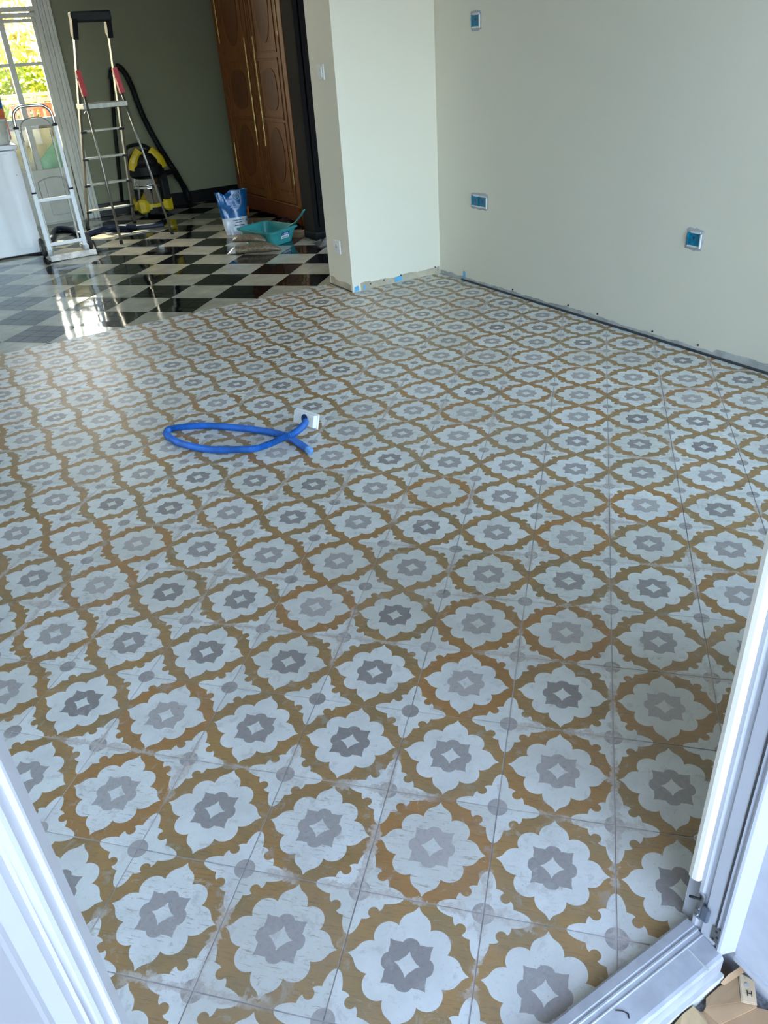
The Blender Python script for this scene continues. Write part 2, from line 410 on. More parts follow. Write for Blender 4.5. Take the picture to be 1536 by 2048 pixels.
for i in range(-25, 30):
    for j in range(-25, 30):
        cx, cy = (i + j) * S / r2, (j - i) * S / r2
        h = S / 2 - .0014
        sq = [((a + b) / r2 + cx, (b - a) / r2 + cy) for a, b in ((-h, -h), (h, -h), (h, h), (-h, h))]
        pl = clip(clip(clip(clip(sq, 1, 0, XR - .012), 0, 1, YJ - .001), 0, -1, .5145), -1, 0, -XL)
        if len(pl) < 3 or area(pl) < 2e-4: continue
        q = depth_px(cx, cy); vis = 0
        if q and -60 < q[0] < 1596 and -40 < q[1] < 2110: vis = area(pl) / q[2] ** 3
        cells.append((vis, cx, cy, pl, abs(area(pl) - 4 * h * h) < 1e-7))
cells.sort(key=lambda c: -c[0])
rest = G()
for n_, (vis, cx, cy, pl, whole) in enumerate(cells):
    if n_ < 300 and vis > 0:
        if whole:
            o = bpy.data.objects.new('tile', tm); COL.objects.link(o); o.parent = floor
            o.rotation_euler = (0, 0, -PI / 4); o.location = (cx, cy, random.uniform(-.0002, .0002))
        else:
            g = G(); g.prism(pl, -.0016, 0); g.obj('tile', MT['flower'], floor)
    else: rest.prism(pl, -.0016, 0)
o = rest.obj('tile', MT['flower'], floor); o['kind'] = 'stuff'; o['label'] = 'smaller looking remaining flower tiles'

# checkerboard: 30 cm squares of nine small glazed tiles each
CS = .3015; ca = math.radians(-45.5)
ox, oy = -1.665 * .991, 3.900 * .991
OX, OY = (ox + oy) / r2, (oy - ox) / r2
ax, ay = math.cos(ca) * CS, math.sin(ca) * CS; bx, by = -ay, ax
def to(i, j): return OX + i * ax + j * bx, OY + i * ay + j * by
chk = []
for i in range(-26, 26):
    for j in range(-26, 26):
        c = to(i + .5, j + .5)
        if not (XL2 - .3 < c[0] < XR2 + .3 and YJ - .3 < c[1] < YB + .3): continue
        q = depth_px(*c); vis = 0
        if q and -40 < q[0] < 700 and 300 < q[1] < 800: vis = 1 / q[2] ** 3
        chk.append((vis, i, j))
chk.sort(key=lambda c: -c[0])
rest = {0: G(), 1: G()}; cnt = 0
for vis, i, j in chk:
    g = G(); par_ = (i + j) % 2
    for a in range(3):
        for b in range(3):
            e = .0012 / CS
            sq = [to(i + (a + da) / 3 + (e if da == 0 else -e), j + (b + db) / 3 + (e if db == 0 else -e)) for da, db in ((0, 0), (1, 0), (1, 1), (0, 1))]
            pl = clip(clip(clip(sq, 1, 0, XR2), 0, -1, -(YJ + .002)), 0, 1, YB)
            if len(pl) < 3 or area(pl) < 1e-5: continue
            cxx = sum(p[0] for p in pl) / len(pl); cyy = sum(p[1] for p in pl) / len(pl)
            tx, ty = random.gauss(0, .0038), random.gauss(0, .0038)
            k = len(pl); V = [(x, y, -.0016) for x, y in pl] + [(x, y, (x - cxx) * tx + (y - cyy) * ty) for x, y in pl]
            Fs = [tuple(range(k, 2 * k))] + [(q, (q + 1) % k, k + (q + 1) % k, k + q) for q in range(k)]
            g.add(V, Fs)
    if not g.v: continue
    if vis > 0 and cnt < 300:
        g.obj('tile', MT['black_tile'] if par_ == 0 else MT['beige_tile'], floor2); cnt += 1
    else: rest[par_].add(g.v, g.f)
for k_, nm in ((0, 'black_tile'), (1, 'beige_tile')):
    if rest[k_].v:
        o = rest[k_].obj('tile', MT[nm], floor2); o['kind'] = 'stuff'

W = MT['wall']
def wall(name, *boxes, mt=None, label=None):
    g = G()
    for b in boxes: g.box(*b)
    return struct(g.obj(name, mt or W), label)
wall('wall_right', (XR, XR + .25, YD - .1, 3.37, -.12, H), label='long cream wall on the right with electrical boxes')
wall('wall_middle', (2.30, XR + .25, 3.37, YJ, -.02, H), label='cream wall stub between the two rooms')
wall('wall_kitchen_side', (XR2, XR2 + .2, YJ, YB, -.12, H), mt=MT['sage_shaded'])
wall('wall_left', (XL - .2, XL, YD - .1, YJ, -.12, H))
wall('wall_left', (XL - .2, XL, YJ, YB, -.12, H))
struct(G().box(XL - .2, XR2 + .2, -.72, YB + .3, H, H + .15).obj('ceiling', MT['ceil']))
# garden-door wall at the far end: opening X .62..1.69, z 0..2.32
DX0, DX1, DZ = .62, 1.66, 2.3
wall('wall_back', (XL - .2, DX0, YB, YB + .3, -.12, H), (DX1, XR2 + .2, YB, YB + .3, -.12, H), (DX0, DX1, YB, YB + .3, DZ, H), label='far wall with the glazed garden door', mt=MT['sage_shaded'])
# front wall around the doorway the photo is taken through
EX0, EX1 = -.93, .745
wall('wall_front', (EX1 + .04, 1.05, -.85, YD, -.12, H), (2.9, XR + .25, -.85, YD, -.12, H), (1.05, 2.9, -.85, YD, -.12, .12), (1.05, 2.9, -.85, YD, 2.36, H), (XL - .2, -2.55, -.85, YD, -.12, H), (-1.1, EX0 - .04, -.85, YD, -.12, H),
     (-2.55, -1.1, -.85, YD, -.12, .12), (-2.55, -1.1, -.85, YD, 2.36, H), (EX0 - .04, EX1 + .04, -.85, YD, 2.16, H), mt=MT['extwall'])
# window in the front wall, left of the doorway (unseen, added for more daylight)
wn = struct(G().box(-2.55, -1.1, -.62, -.56, .12, .18).obj('added_window_1', MT['pvc']))
for b in ((-2.55, -1.1, -.62, -.56, 2.30, 2.36), (-2.55, -2.49, -.62, -.56, .18, 2.30), (-1.16, -1.1, -.62, -.56, .18, 2.30), (-1.92, -1.83, -.62, -.56, .18, 2.30)):
    G().box(*b).obj('window_frame', MT['pvc'], wn)
G().box(-2.49, -1.16, -.592, -.588, .18, 2.30).obj('pane', MT['glass'], wn)

wn = struct(G().box(1.05, 2.9, -.62, -.56, .12, .18).obj('added_window_2', MT['pvc']))  # unseen window right of the doorway, added to brighten the right wall
for b in ((1.05, 2.9, -.62, -.56, 2.30, 2.36), (1.05, 1.11, -.62, -.56, .18, 2.30), (2.84, 2.9, -.62, -.56, .18, 2.30), (1.94, 2.02, -.62, -.56, .18, 2.30)):
    G().box(*b).obj('window_frame', MT['pvc'], wn)
G().box(1.11, 2.84, -.592, -.588, .18, 2.30).obj('pane', MT['glass'], wn)

# bare plaster where the skirting was taken off
def ragged(name, along, a0, a1, fixed, hfun, mt, sign, n=60, th=.002):
    V = []; Fc = []
    for i in range(n + 1):
        a = a0 + (a1 - a0) * i / n; h = hfun(a)
        for f in (fixed, fixed + sign * th):
            for z in (.0005, h): V.append((a, f, z) if along == 'x' else (f, a, z))
    for i in range(n):
        b = i * 4; c = b + 4
        Fc += [(b + 2, c + 2, c + 3, b + 3), (b + 1, b + 3, c + 3, c + 1), (b, b + 1, c + 1, c), (b, c, c + 2, b + 2)]
    Fc += [(0, 2, 3, 1), (n * 4, n * 4 + 1, n * 4 + 3, n * 4 + 2)]
    return struct(meshobj(name, V, Fc, mt))
def nz(a, s=7.0, o=0.0): return noise.noise(Vector((a * s, o, 0)))
t1 = ragged('trim_1', 'x', 2.36, 2.965, 3.37, lambda a: .042 + .012 * nz(a, 9) + .006 * nz(a, 60), MT['plaster'], -1)
t2 = ragged('trim_2', 'y', 3.39, 3.655, 2.30, lambda a: .043 + .012 * nz(a, 12, 3) + (.012 if 3.60 < a else 0), MT['plaster'], -1, 30)
t3 = ragged('trim_3', 'y', -.4, 3.36, XR, lambda a: .024 + .012 * nz(a, 2.2, 5) + .008 * nz(a, 14, 2) + .005 * nz(a, 60, 1) + (.02 if a < 1.2 else 0), MT['plaster2'], -1, 260, .0035)
t1['label'] = 'beige bare plaster strip at the foot of the wall stub front'; t2['label'] = 'beige bare plaster strip on the narrow end of the wall stub'; t3['label'] = 'ragged grey plaster strip along the foot of the right wall'
struct(G().box(XR - .012, XR - .001, -.4, 3.12, -.0015, .010).obj('baseboard_right', MT['dark']), 'dark open joint along the right wall')
struct(G().box(2.293, 2.2985, 3.375, 3.665, -.0015, .006).obj('baseboard_middle', MT['dark']))
for (x, y, z) in ((2.43, 3.367, .03), (2.53, 3.367, .035), (2.66, 3.367, .042), (2.93, 3.367, .045)):
    G().lathe((x, y - .001, z), [(.0045, -.002), (.0045, .002)], 10, 'y').obj('wall_plug', MT['ink'], t1)
for (y, z) in ((2.62, .035), (2.15, .04), (1.93, .04), (1.56, .035), (1.29, .035), (.9, .04)):
    G().lathe((XR - .0045, y, z), [(.0045, -.002), (.0045, .002)], 10, 'x').obj('wall_plug', MT['ink'], t3)
for i, (x0, x1, z0, z1, y_) in enumerate(((2.61, 2.67, .006, .04, 3.367), (2.31, 2.345, .002, .035, 3.367), (2.375, 2.395, .004, .028, 3.367))):
    tag(G().add([(x0, y_ - .0012, z0), (x1, y_ - .0012, z0 + .003), (x1 - .004, y_ - .0012, z1), (x0 + .003, y_ - .0012, z1 - .004), (x0, y_ - .0004, z0), (x1, y_ - .0004, z0 + .003), (x1 - .004, y_ - .0004, z1), (x0 + .003, y_ - .0004, z1 - .004)],
            [(0, 1, 2, 3), (4, 5, 6, 7), (0, 1, 5, 4), (1, 2, 6, 5), (2, 3, 7, 6), (3, 0, 4, 7)]).obj('masking_tape', MT['bluetape']),
        ('blue masking tape scrap at the foot of the wall stub, nearest the room corner', 'blue masking tape scrap on the outer corner of the wall stub', 'tiny blue tape scrap just right of the wall stub outer corner')[i], 'tape', 'blue tape scraps at the wall foot')
tag(G().box(XR - .006, XR - .0046, 3.085, 3.105, .004, .06).obj('masking_tape', MT['bluetape']), 'blue tape scrap on the right wall foot near the room corner', 'tape', 'blue tape scraps at the wall foot')
# black skirting in the back room
struct(G().bbox(1.80, XR2, YB - .018, YB, .0, .125, .004).obj('baseboard_back', MT['blackboard']))
struct(G().bbox(XR2 - .018, XR2, YJ, YB - .02, .0, .125, .004).obj('baseboard_kitchen', MT['blackboard']))

# ------------------------------------------------------------------ far glazed door, casing, garden
PW = MT['pvc_in']
d1 = struct(G().box(DX0, DX1 - .02, YB + .02, YB + .06, 0, .50).obj('door_1', PW), 'white glazed garden door with muntins at the far end')
def dpart(nm, *b, mt=PW): return G().bbox(*b, .003).obj(nm, mt, d1)
for x0, x1 in ((1.615, 1.66), (1.322, 1.372), (1.00, 1.03), (.62, .68)): dpart('stile' if x0 > 1.5 or x0 < .7 else 'muntin', x0, x1, YB + .015, YB + .065, .50, 1.84)
dpart('rail', DX0, 1.66, YB + .012, YB + .068, .885, .95)
dpart('muntin', DX0, 1.66, YB + .02, YB + .06, 1.378, 1.405)
dpart('rail', DX0, 1.66, YB + .01, YB + .07, 1.72, 1.745)
dpart('rail', DX0, 1.66, YB - .02, YB + .07, 1.755, 1.79)
dpart('rail', DX0, 1.66, YB - .035, YB + .07, 1.80, 1.835)
dpart('panel_moulding', 1.36, 1.60, YB + .008, YB + .022, .08, .43)
for z0, z1 in ((.50, .885), (.95, 1.378), (1.405, 1.72), (1.835, 2.3)):
    for x0, x1 in ((.68, 1.0), (1.03, 1.322), (1.372, 1.615)):
        G().box(x0, x1, YB + .038, YB + .042, z0, z1).obj('pane', MT['glass'], d1)
dpart('threshold', DX0, 1.66, YB, YB + .3, -.01, .012)
# stepped casing
cs = struct(G().bbox(1.645, 1.69, YB - .02, YB, 0, H - .1, .003).obj('trim_4', PW), 'white moulded casing right of the garden door')
for k, (x0, x1, y0) in enumerate(((1.69, 1.715, .032), (1.715, 1.74, .022), (1.74, 1.772, .036), (1.772, 1.80, .045))):
    G().bbox(x0, x1, YB - y0, YB, 0 if k < 3 else .0, H - .1, .004).obj('moulding', PW, cs)

# terrace and garden
struct(G().box(-6, 9, YB + .3, 10.25, -.14, -.02).obj('terrace', MT['terrace']), 'pale stone terrace beyond the garden door')
struct(G().box(-30, 40, 10.25, 60, -.3, -.2).obj('lawn', MT['lawn']), 'sunlit garden ground beyond the terrace')
struct(G().box(-30, 40, -60, -.60, -.16, -.062).obj('ground', MT['granite']), 'speckled grey stone ground outside the doorway')
struct(G().box(-2, 5, YB + .3, 10.2, 2.55, 2.7).obj('added_shade_roof', MT['extwall']))  # unseen roof, added so only a narrow strip of sun gets in
tag(G().box(.62, 1.70, 8.125, 8.145, -.02, .845).obj('stone_slab', MT['marbled']), 'veined stone slab standing outside right behind the lower door pane', 'slab')
tag(G().bbox(.62, 1.70, 8.123, 8.15, .845, .872, .004).obj('edge_cap', MT['blackboard']), 'dark cap strip along the top of the veined slab', 'cap')
g = G()
prof = [(1.36, .30), (1.36, .555), (1.44, .585), (1.50, .64), (1.57, .70), (1.66, .80), (1.69, .30)]
g.add([(x, 8.09 + .006 * math.sin(i * 2), z) for i, (x, z) in enumerate(prof)] + [(x, 8.123, z) for x, z in prof], [tuple(range(7)), tuple(range(7, 14))] + [(i, (i + 1) % 7, 7 + (i + 1) % 7, 7 + i) for i in range(7)])
tag(g.obj('folded_cover', MT['tealcloth']), 'green cloth hanging over the veined slab outside the lower door pane', 'cover')
rl = thing('terrace_railing', 'white terrace railing with one post before the bright hedge', 'railing', (1.6, 10.0, -.02))
G().bbox(-1, 4.5, 9.97, 10.03, 1.09, 1.125, .005).obj('top_rail', MT['rail'], rl)
G().bbox(-1, 4.5, 9.985, 10.015, 1.03, 1.075, .004).obj('lower_rail', MT['rail'], rl)
for x in (.6, 1.88, 3.2): G().bbox(x - .025, x + .025, 9.97, 10.03, -.02, 1.09, .004).obj('post', MT['rail'], rl)
def garden_chair(x, y, label):
    t = thing('garden_chair', label, 'chair', (x, y, -.02), 'salmon slatted chairs on the terrace')
    G().bbox(x - .24, x + .24, y - .03, y + .0, .97, 1.03, .008).obj('top_rail', MT['chair'], t)
    G().bbox(x - .24, x + .24, y - .03, y + .0, .44, .49, .006).obj('back_rail', MT['chair'], t)
    for k in range(7):
        xx = x - .21 + k * .07; G().box(xx - .022, xx + .022, y - .022, y - .006, .49, .97).obj('slat', MT['chair'], t)
    G().bbox(x - .24, x + .24, y - .46, y - .03, .42, .45, .006).obj('seat', MT['chair'], t)
    for sx in (-1, 1):
        for yy in (-.03, -.44): G().box(x + sx * .22 - .02, x + sx * .22 + .02, y + yy - .02, y + yy + .02, -.02, .43).obj('leg', MT['chair'], t)
garden_chair(1.70, 9.45, 'salmon slatted garden chair nearer the door mullion, beyond the garden door')
garden_chair(2.20, 9.45, 'salmon slatted garden chair farther right, beyond the garden door')
tb = thing('garden_planter', 'red stained board box outside the garden door, below the chairs', 'planter', (1.75, 8.6, -.02))
for k in range(4): G().bbox(1.38 + k * .001, 2.3, 8.45, 8.48, .52 + k * .1, .615 + k * .1, .004).obj('board', MT['boardred'], tb)
for k in range(2): G().bbox(1.38, 2.3, 8.66, 8.69, .52 + k * .2, .7 + k * .2, .004).obj('back_board', MT['boardred'], tb)
for x in (1.4, 2.26): G().bbox(x, x + .04, 8.48, 8.66, -.02, .9, .004).obj('leg', MT['boardred'], tb)

def hedge(name, label, x0, x1, y0, y1, z1, n, mt, size=.05):
    t = thing(name, label, 'shrub', ((x0 + x1) / 2, (y0 + y1) / 2, -.2))
    V = []; Fc = []
    for _ in range(n):
        x, y = random.uniform(x0, x1), random.uniform(y0, y1); z = random.uniform(-.2, 1) ** 1 * z1 if True else 0
        z = random.uniform(-.2, z1 * (.8 + .25 * noise.noise(Vector((x * 1.2, y, 3)))))
        u_ = Vector((random.gauss(0, 1), random.gauss(0, 1), random.gauss(0, 1))).normalized(); v_ = u_.orthogonal().normalized()
        s1 = size * random.uniform(.5, 1.2); b = len(V); p = Vector((x, y, z))
        V += [p - u_ * s1, p + v_ * s1 * .45, p + u_ * s1, p - v_ * s1 * .45]; Fc.append((b, b + 1, b + 2, b + 3))
    me = bpy.data.meshes.new('foliage'); og = ORG[t.name]
    me.from_pydata([tuple(v - og) for v in V], [], Fc); me.materials.append(mt)
    o = bpy.data.objects.new('foliage', me); COL.objects.link(o); o.parent = t; o['kind'] = 'stuff'
    for k in range(5):
        x = x0 + (x1 - x0) * (k + .5) / 5; ym = (y0 + y1) / 2
        G().tube([(x, ym, -.2), (x + .05, ym + .05, z1 * .4), (x - .08, ym, z1 * .75)], .03, 6, rr=[.04, .028, .012]).obj('stem', MT['bark'], t)
hedge('hedge', 'bright yellow green sunlit hedge behind the railing', -1.5, 5.2, 10.7, 11.7, 1.9, 15000, MT['leaf'], .055)
hedge('tall_shrub', 'tall golden shrub behind the hedge, seen in the upper panes', -1.0, 6.5, 12.2, 13.4, 3.6, 11000, MT['leaf2'], .08)

# ------------------------------------------------------------------ near doorway: frame, threshold, leaves
P = MT['pvc']
fr = struct(G().prism([(EX1, -.527), (EX1, -.533), (EX1 + .004, -.536), (EX1 + .004, -.543), (EX1, -.546), (EX1, -.570), (EX1 + .003, -.5715), (EX1 + .003, -.576), (EX1 + .04, -.576), (EX1 + .04, -.50), (EX1 + .012, -.50), (EX1 + .012, -.527)], .0, 2.14).obj('trim_5', P), 'white frame post right of the open doorway')
G().prism([(EX1 - .001, -.5765), (EX1 - .003, -.580), (EX1 - .002, -.584), (EX1 + .026, -.594), (EX1 + .030, -.592), (EX1 + .030, -.5765)], .004, 2.16).obj('cover_strip', P, fr)
G().box(EX1 - .0012, EX1 - .0002, -.5695, -.5665, .03, 2.1).obj('seal', MT['rubber'], fr)
fl_ = struct(G().box(EX0 - .04, EX0, -.588, -.50, 0, 2.14).obj('trim_6', P))
G().box(EX0 - .04, EX1 + .04, -.588, -.50, 2.10, 2.16).obj('head', P, fl_)
# striker plate, hinge and screws on the right post
G().bbox(EX1 - .004, EX1 + .001, -.541, -.528, .045, .105, .001).obj('striker_plate', MT['steel'], fr)
G().bbox(EX1 - .010, EX1 - .002, -.556, -.541, .058, .088, .003).obj('hinge_block', mat('grey_zinc', (.12, .14, .17), .4, .3), fr)
G().tube([(EX1 - .005, -.535, .096), (EX1 - .02, -.525, .104)], .0022, 8).obj('pin', MT['blackp'], fr)
for z in (.05, .065): G().lathe((EX1 - .005, -.534, z), [(.003, -.001), (.003, .001)], 10, 'x').obj('screw', MT['steel'], fr)
G().bbox(EX1 - .0015, EX1 + .0008, -.580, -.562, .024, .060, .0005).obj('corner_plate', MT['alu'], fr)
for z, y in ((.052, -.571), (.040, -.574), (.030, -.568)): G().lathe((EX1 - .0018, y, z), [(.0022, -.0006), (.0022, .0006)], 10, 'x').obj('screw', MT['ink'], fr)
G().bbox(EX1 - .003, EX1 + .001, -.548, -.532, .70, .775, .001).obj('lock_plate', MT['steel'], fr)
# reveal outside
rv = struct(G().box(.772, .80, -1.3, -.5925, -.002, 2.3).obj('wall_reveal', MT['extwall']), 'white side reveal outside the doorway on the right')
G().box(.768, .80, -1.3, -.596, -.014, -.002).obj('edge_strip', P, rv)
struct(G().box(-.98, 1.2, -2.4, -.85, 2.2, 2.35).obj('added_shade_slab', MT['extwall']))  # unseen overhead slab, added to keep high sky light off the doorway
# threshold
def thr():
    pr = [(-.515, -.001), (-.515, .014), (-.519, .018), (-.533, .019), (-.5345, .0165), (-.5375, .0165), (-.5385, .0185), (-.541, .0185), (-.542, .0155), (-.5485, .0150), (-.5495, .0165), (-.551, .0165), (-.552, .0145), (-.585, .0125), (-.590, .0105), (-.593, .006), (-.593, -.03), (-.515, -.03)]
    V = []; n = len(pr)
    for x in (EX0, EX1 - .001): V += [(x, y, z) for y, z in pr]
    return meshobj('trim_7', V, [tuple(range(n)), tuple(range(n, 2 * n))[::-1]] + [(i, (i + 1) % n, n + (i + 1) % n, n + i) for i in range(n)], mat('threshold_aluminium', (.42, .43, .46), .32, .25, var=.12, scale=25))
th = struct(thr(), 'white and silver grooved door threshold')
G().box(EX1 - .04, EX1 - .0385, -.5935, -.55, .0122, .0154).obj('end_seam', MT['plaster2'], th)
G().tube([(.54, -.556, .0150), (.548, -.562, .0146), (.553, -.570, .0145), (.549, -.575, .0145)], .0011, 6).obj('scratch_debris', MT['ink'], th)
G().prism([(-.93, -.593), (EX1, -.593), (EX1, -.60), (-.93, -.60)], -.062, -.03).obj('sill_base', MT['plaster2'], th)
# leaf opened outward, standing close to the camera on the left
lf = [(-.130, -.521), (-.066, -.521), (-.0630, -.5225), (-.0615, -.526), (-.0615, -.578), (-.0625, -.581), (-.0655, -.583), (-.0665, -.600), (-.0660, -.612), (-.0680, -.616), (-.0735, -.622), (-.0740, -.640), (-.0765, -.646), (-.0800, -.655), (-.0800, -.665), (-.0810, -.670), (-.0810, -1.16), (-.0615, -1.22), (-.0615, -1.30), (-.130, -1.30)]
d2 = struct(G().prism(lf, .03, 2.09).obj('door_2', P), 'white door leaf with moulded stile close on the left')
# unseen fixed glazed side light left of the opening, added to let daylight in
sl = struct(G().prism([(-.165, -.588), (-.135, -.588), (-.135, -.519), (-.078, -.517), (-.084, -.50), (-.165, -.50)], .0, 2.10).obj('trim_8', P))
G().box(EX0, -.87, -.56, -.50, .0, 2.10).obj('stile', P, sl)
G().box(-.87, -.165, -.56, -.50, .0, .12).obj('rail', P, sl); G().box(-.87, -.165, -.56, -.50, 2.0, 2.10).obj('rail', P, sl)
G().box(-.87, -.165, -.53, -.525, .12, 2.0).obj('pane', MT['glass'], sl)
# open leaf folded back against the inner wall at the right
d3 = struct(G().prism([(.7455, -.5268), (.7405, -.5255), (.7370, -.5215), (.7355, -.5150), (.737, -.5085), (.744, -.5055), (.80, -.4960), (.89, -.486), (.89, -.446), (.91, -.446), (.91, -.497), (.80, -.5065), (.752, -.5235)], .13, 2.05).obj('door_3', MT['cream_pvc']), 'cream edge of the opened door leaf behind the right frame post')
G().box(.91, 1.45, -.494, -.446, .13, .95).obj('panel', MT['cream_pvc'], d3)
G().box(.91, .95, -.494, -.446, .95, 2.05).obj('stile', MT['cream_pvc'], d3); G().box(1.39, 1.45, -.494, -.446, .95, 2.05).obj('stile', MT['cream_pvc'], d3)
G().box(.94, 1.39, -.494, -.446, 1.98, 2.05).obj('rail', MT['cream_pvc'], d3); G().box(.94, 1.39, -.472, -.468, .95, 1.98).obj('pane', MT['glass'], d3)

# ------------------------------------------------------------------ cardboard outside on the ground
def sheet(name, pts, th_, mt, parent=None):                  # pts 3D, thickness down
    n = len(pts); V = [tuple(p) for p in pts] + [(p[0], p[1], p[2] - th_) for p in pts]
    return meshobj(name, V, [tuple(range(n)), tuple(range(n, 2 * n))[::-1]] + [(i, (i + 1) % n, n + (i + 1) % n, n + i) for i in range(n)], mt, parent)
cb = thing('cardboard_box', 'crushed brown cardboard box with tape and a symbol label, outside the threshold', 'box', (.74, -.63, -.062))
sheet('box_body', [(.731, -.602, -.048), (.775, -.609, -.046), (.758, -.655, -.050), (.690, -.640, -.052), (.684, -.613, -.050)], .012, MT['card'], cb)
sheet('upper_flap', [(.737, -.602, -.040), (.757, -.601, -.038), (.783, -.604, -.036), (.782, -.612, -.040), (.775, -.609, -.044), (.74, -.607, -.044)], .003, MT['card'], cb)
sheet('tape_strip', [(.731, -.6035, -.0445), (.770, -.609, -.0425), (.741, -.637, -.0455), (.690, -.612, -.046), (.700, -.6035, -.0455)], .001, MT['tape'], cb)
lb = sheet('label', [(.775, -.606, -.0415), (.787, -.628, -.0445), (.759, -.654, -.0475), (.741, -.638, -.0445)], .001, MT['paperlab'], cb)
ang = math.atan2(-.654 + .628, .759 - .787)
def lt(cx, cy, z, a):
    def T3(x, y, q=0): return (cx + x * math.cos(a) - y * math.sin(a), cy + x * math.sin(a) + y * math.cos(a), z + q)
    return T3
sheet('label_face', [(.774, -.609, -.0405), (.785, -.628, -.0435), (.759, -.651, -.0462), (.744, -.638, -.0437)], .0006, MT['paperlab'], lb)
text('label_text', 'H', .013, lt(.762, -.637, -.0425, ang + PI / 2 + PI), MT['ink'], lb)
G().lathe((.7685, -.6265, -.0422), [(.0035, 0), (.0035, .0006)], 14).obj('label_mark', MT['plaster2'], lb)
text('label_text', 't', .007, lt(.776, -.618, -.0418, ang + PI / 2), MT['plaster2'], lb)
c2 = tag(sheet('cardboard_piece', [(.676, -.608, -.054), (.758, -.655, -.052), (.80, -.70, -.050), (.75, -.74, -.052), (.68, -.69, -.054), (.664, -.632, -.054)], .004, MT['card']), 'flat tan cardboard piece lying under the taped box', 'cardboard')
c3 = tag(sheet('cardboard_piece', [(.598, -.606, -.045), (.643, -.603, -.032), (.669, -.603, -.036), (.676, -.618, -.046), (.672, -.64, -.052), (.62, -.68, -.054), (.58, -.64, -.050)], .004, mat('olive_cardboard', (.33, .23, .12), .8, var=.15)), 'creased cardboard flap leaning on the threshold edge, left of the taped box', 'cardboard')

# ------------------------------------------------------------------ electrical boxes, switch, socket
def ebox(y, z, n, label, w_=.071, h_=.071):
    t = thing('electrical_box', label, 'electrical box', (XR, y, z), 'blue wall boxes')
    tot = w_ * n
    g = G(); k = 26                                     # ragged plaster rim around
    inner = []; outer = []
    for i in range(k):
        a = 2 * PI * i / k; c_, s_ = math.cos(a), math.sin(a); q = 1 / max(abs(c_), abs(s_))
        inner.append((tot / 2 * c_ * q * 1.0, h_ / 2 * s_ * q)); e = 1 + .13 * random.random()
        outer.append(((tot / 2 + .006 + .007 * random.random()) * c_ * q, (h_ / 2 + .007 + .007 * random.random()) * s_ * q))
    V = [(XR - .003, y + a, z + b) for a, b in inner] + [(XR - .0005, y + a, z + b) for a, b in outer]
    Fc = [(i, (i + 1) % k, k + (i + 1) % k, k + i) for i in range(k)]
    meshobj('plaster_rim', V, Fc, MT['extwall'], t)
    for j in range(n):
        yc = y - tot / 2 + w_ * (j + .5); h2 = h_ / 2 - .008; a = w_ / 2 - .003
        g = G().box(XR - .005, XR - .002, yc - a, yc + a, z - h2, z + h2); b_ = g.obj('box_cap', MT['boxblue'], t)
        G().box(XR - .0085, XR - .005, yc - a, yc - a + .004, z - h2, z + h2).obj('rib', MT['boxblue'], b_)
        G().box(XR - .0085, XR - .005, yc + a - .004, yc + a, z - h2, z + h2).obj('rib', MT['boxblue'], b_)
        G().add([(XR - .0052, yc - .008, z + .012), (XR - .0052, yc + .006, z + .012), (XR - .0052, yc, z - .012), (XR - .007, yc - .001, z)], [(0, 1, 3), (1, 2, 3), (2, 0, 3), (0, 2, 1)]).obj('knockout', MT['inkblue'], b_)
        G().bbox(XR - .007, XR - .002, yc - a, yc + a * .6, z + h2 - .002, z + h2 + .007, .001).obj('upper_edge', MT['whitep'], b_)
        G().bbox(XR - .007, XR - .002, yc - a, yc + a, z - h2 - .006, z - h2 + .001, .001).obj('lower_edge', MT['whitep'], b_)
    G().bbox(XR - .009, XR - .002, y - tot / 2 - .004, y - tot / 2 + .002, z - h_ / 2, z + h_ / 2 - .01, .001).obj('side_edge', MT['whitep'], t)
ebox(2.978, 1.402, 1, 'single blue wall box, highest one near the room corner')
ebox(2.945, .493, 2, 'double blue wall box low on the wall near the room corner')
ebox(1.394, .493, 1, 'single blue wall box low on the right wall, farthest from the corner')
def plate(name, y, z, label, cat, kind):
    t = thing(name, label, cat, (2.30, y, z))
    G().bbox(2.2915, 2.2998, y - .04, y + .04, z - .04, z + .04, .002).obj('cover_plate', MT['whitep'], t)
    if kind == 'switch':
        G().bbox(2.2865, 2.2915, y - .026, y + .026, z - .026, z + .026, .002).obj('rocker', MT['whitep'], t)
    else:
        G().lathe((2.29, y, z), [(.024, -.0005), (.024, .0015), (.019, .0015)], 20, 'x').obj('socket_face', MT['whitep'], t)
        for dy in (-.009, .009): G().lathe((2.2895, y + dy, z), [(.0028, -.001), (.0028, .001)], 10, 'x').obj('socket_hole', MT['ink'], t)
        G().lathe((2.2875, y, z + .012), [(.0024, -.002), (.0024, .002)], 10, 'x').obj('earth_pin', MT['steel'], t)
plate('light_switch', 3.532, 1.213, 'white light switch on the narrow end of the wall stub', 'switch', 'switch')
plate('wall_socket', 3.522, .256, 'white wall socket low on the narrow end of the wall stub', 'socket', 'socket')

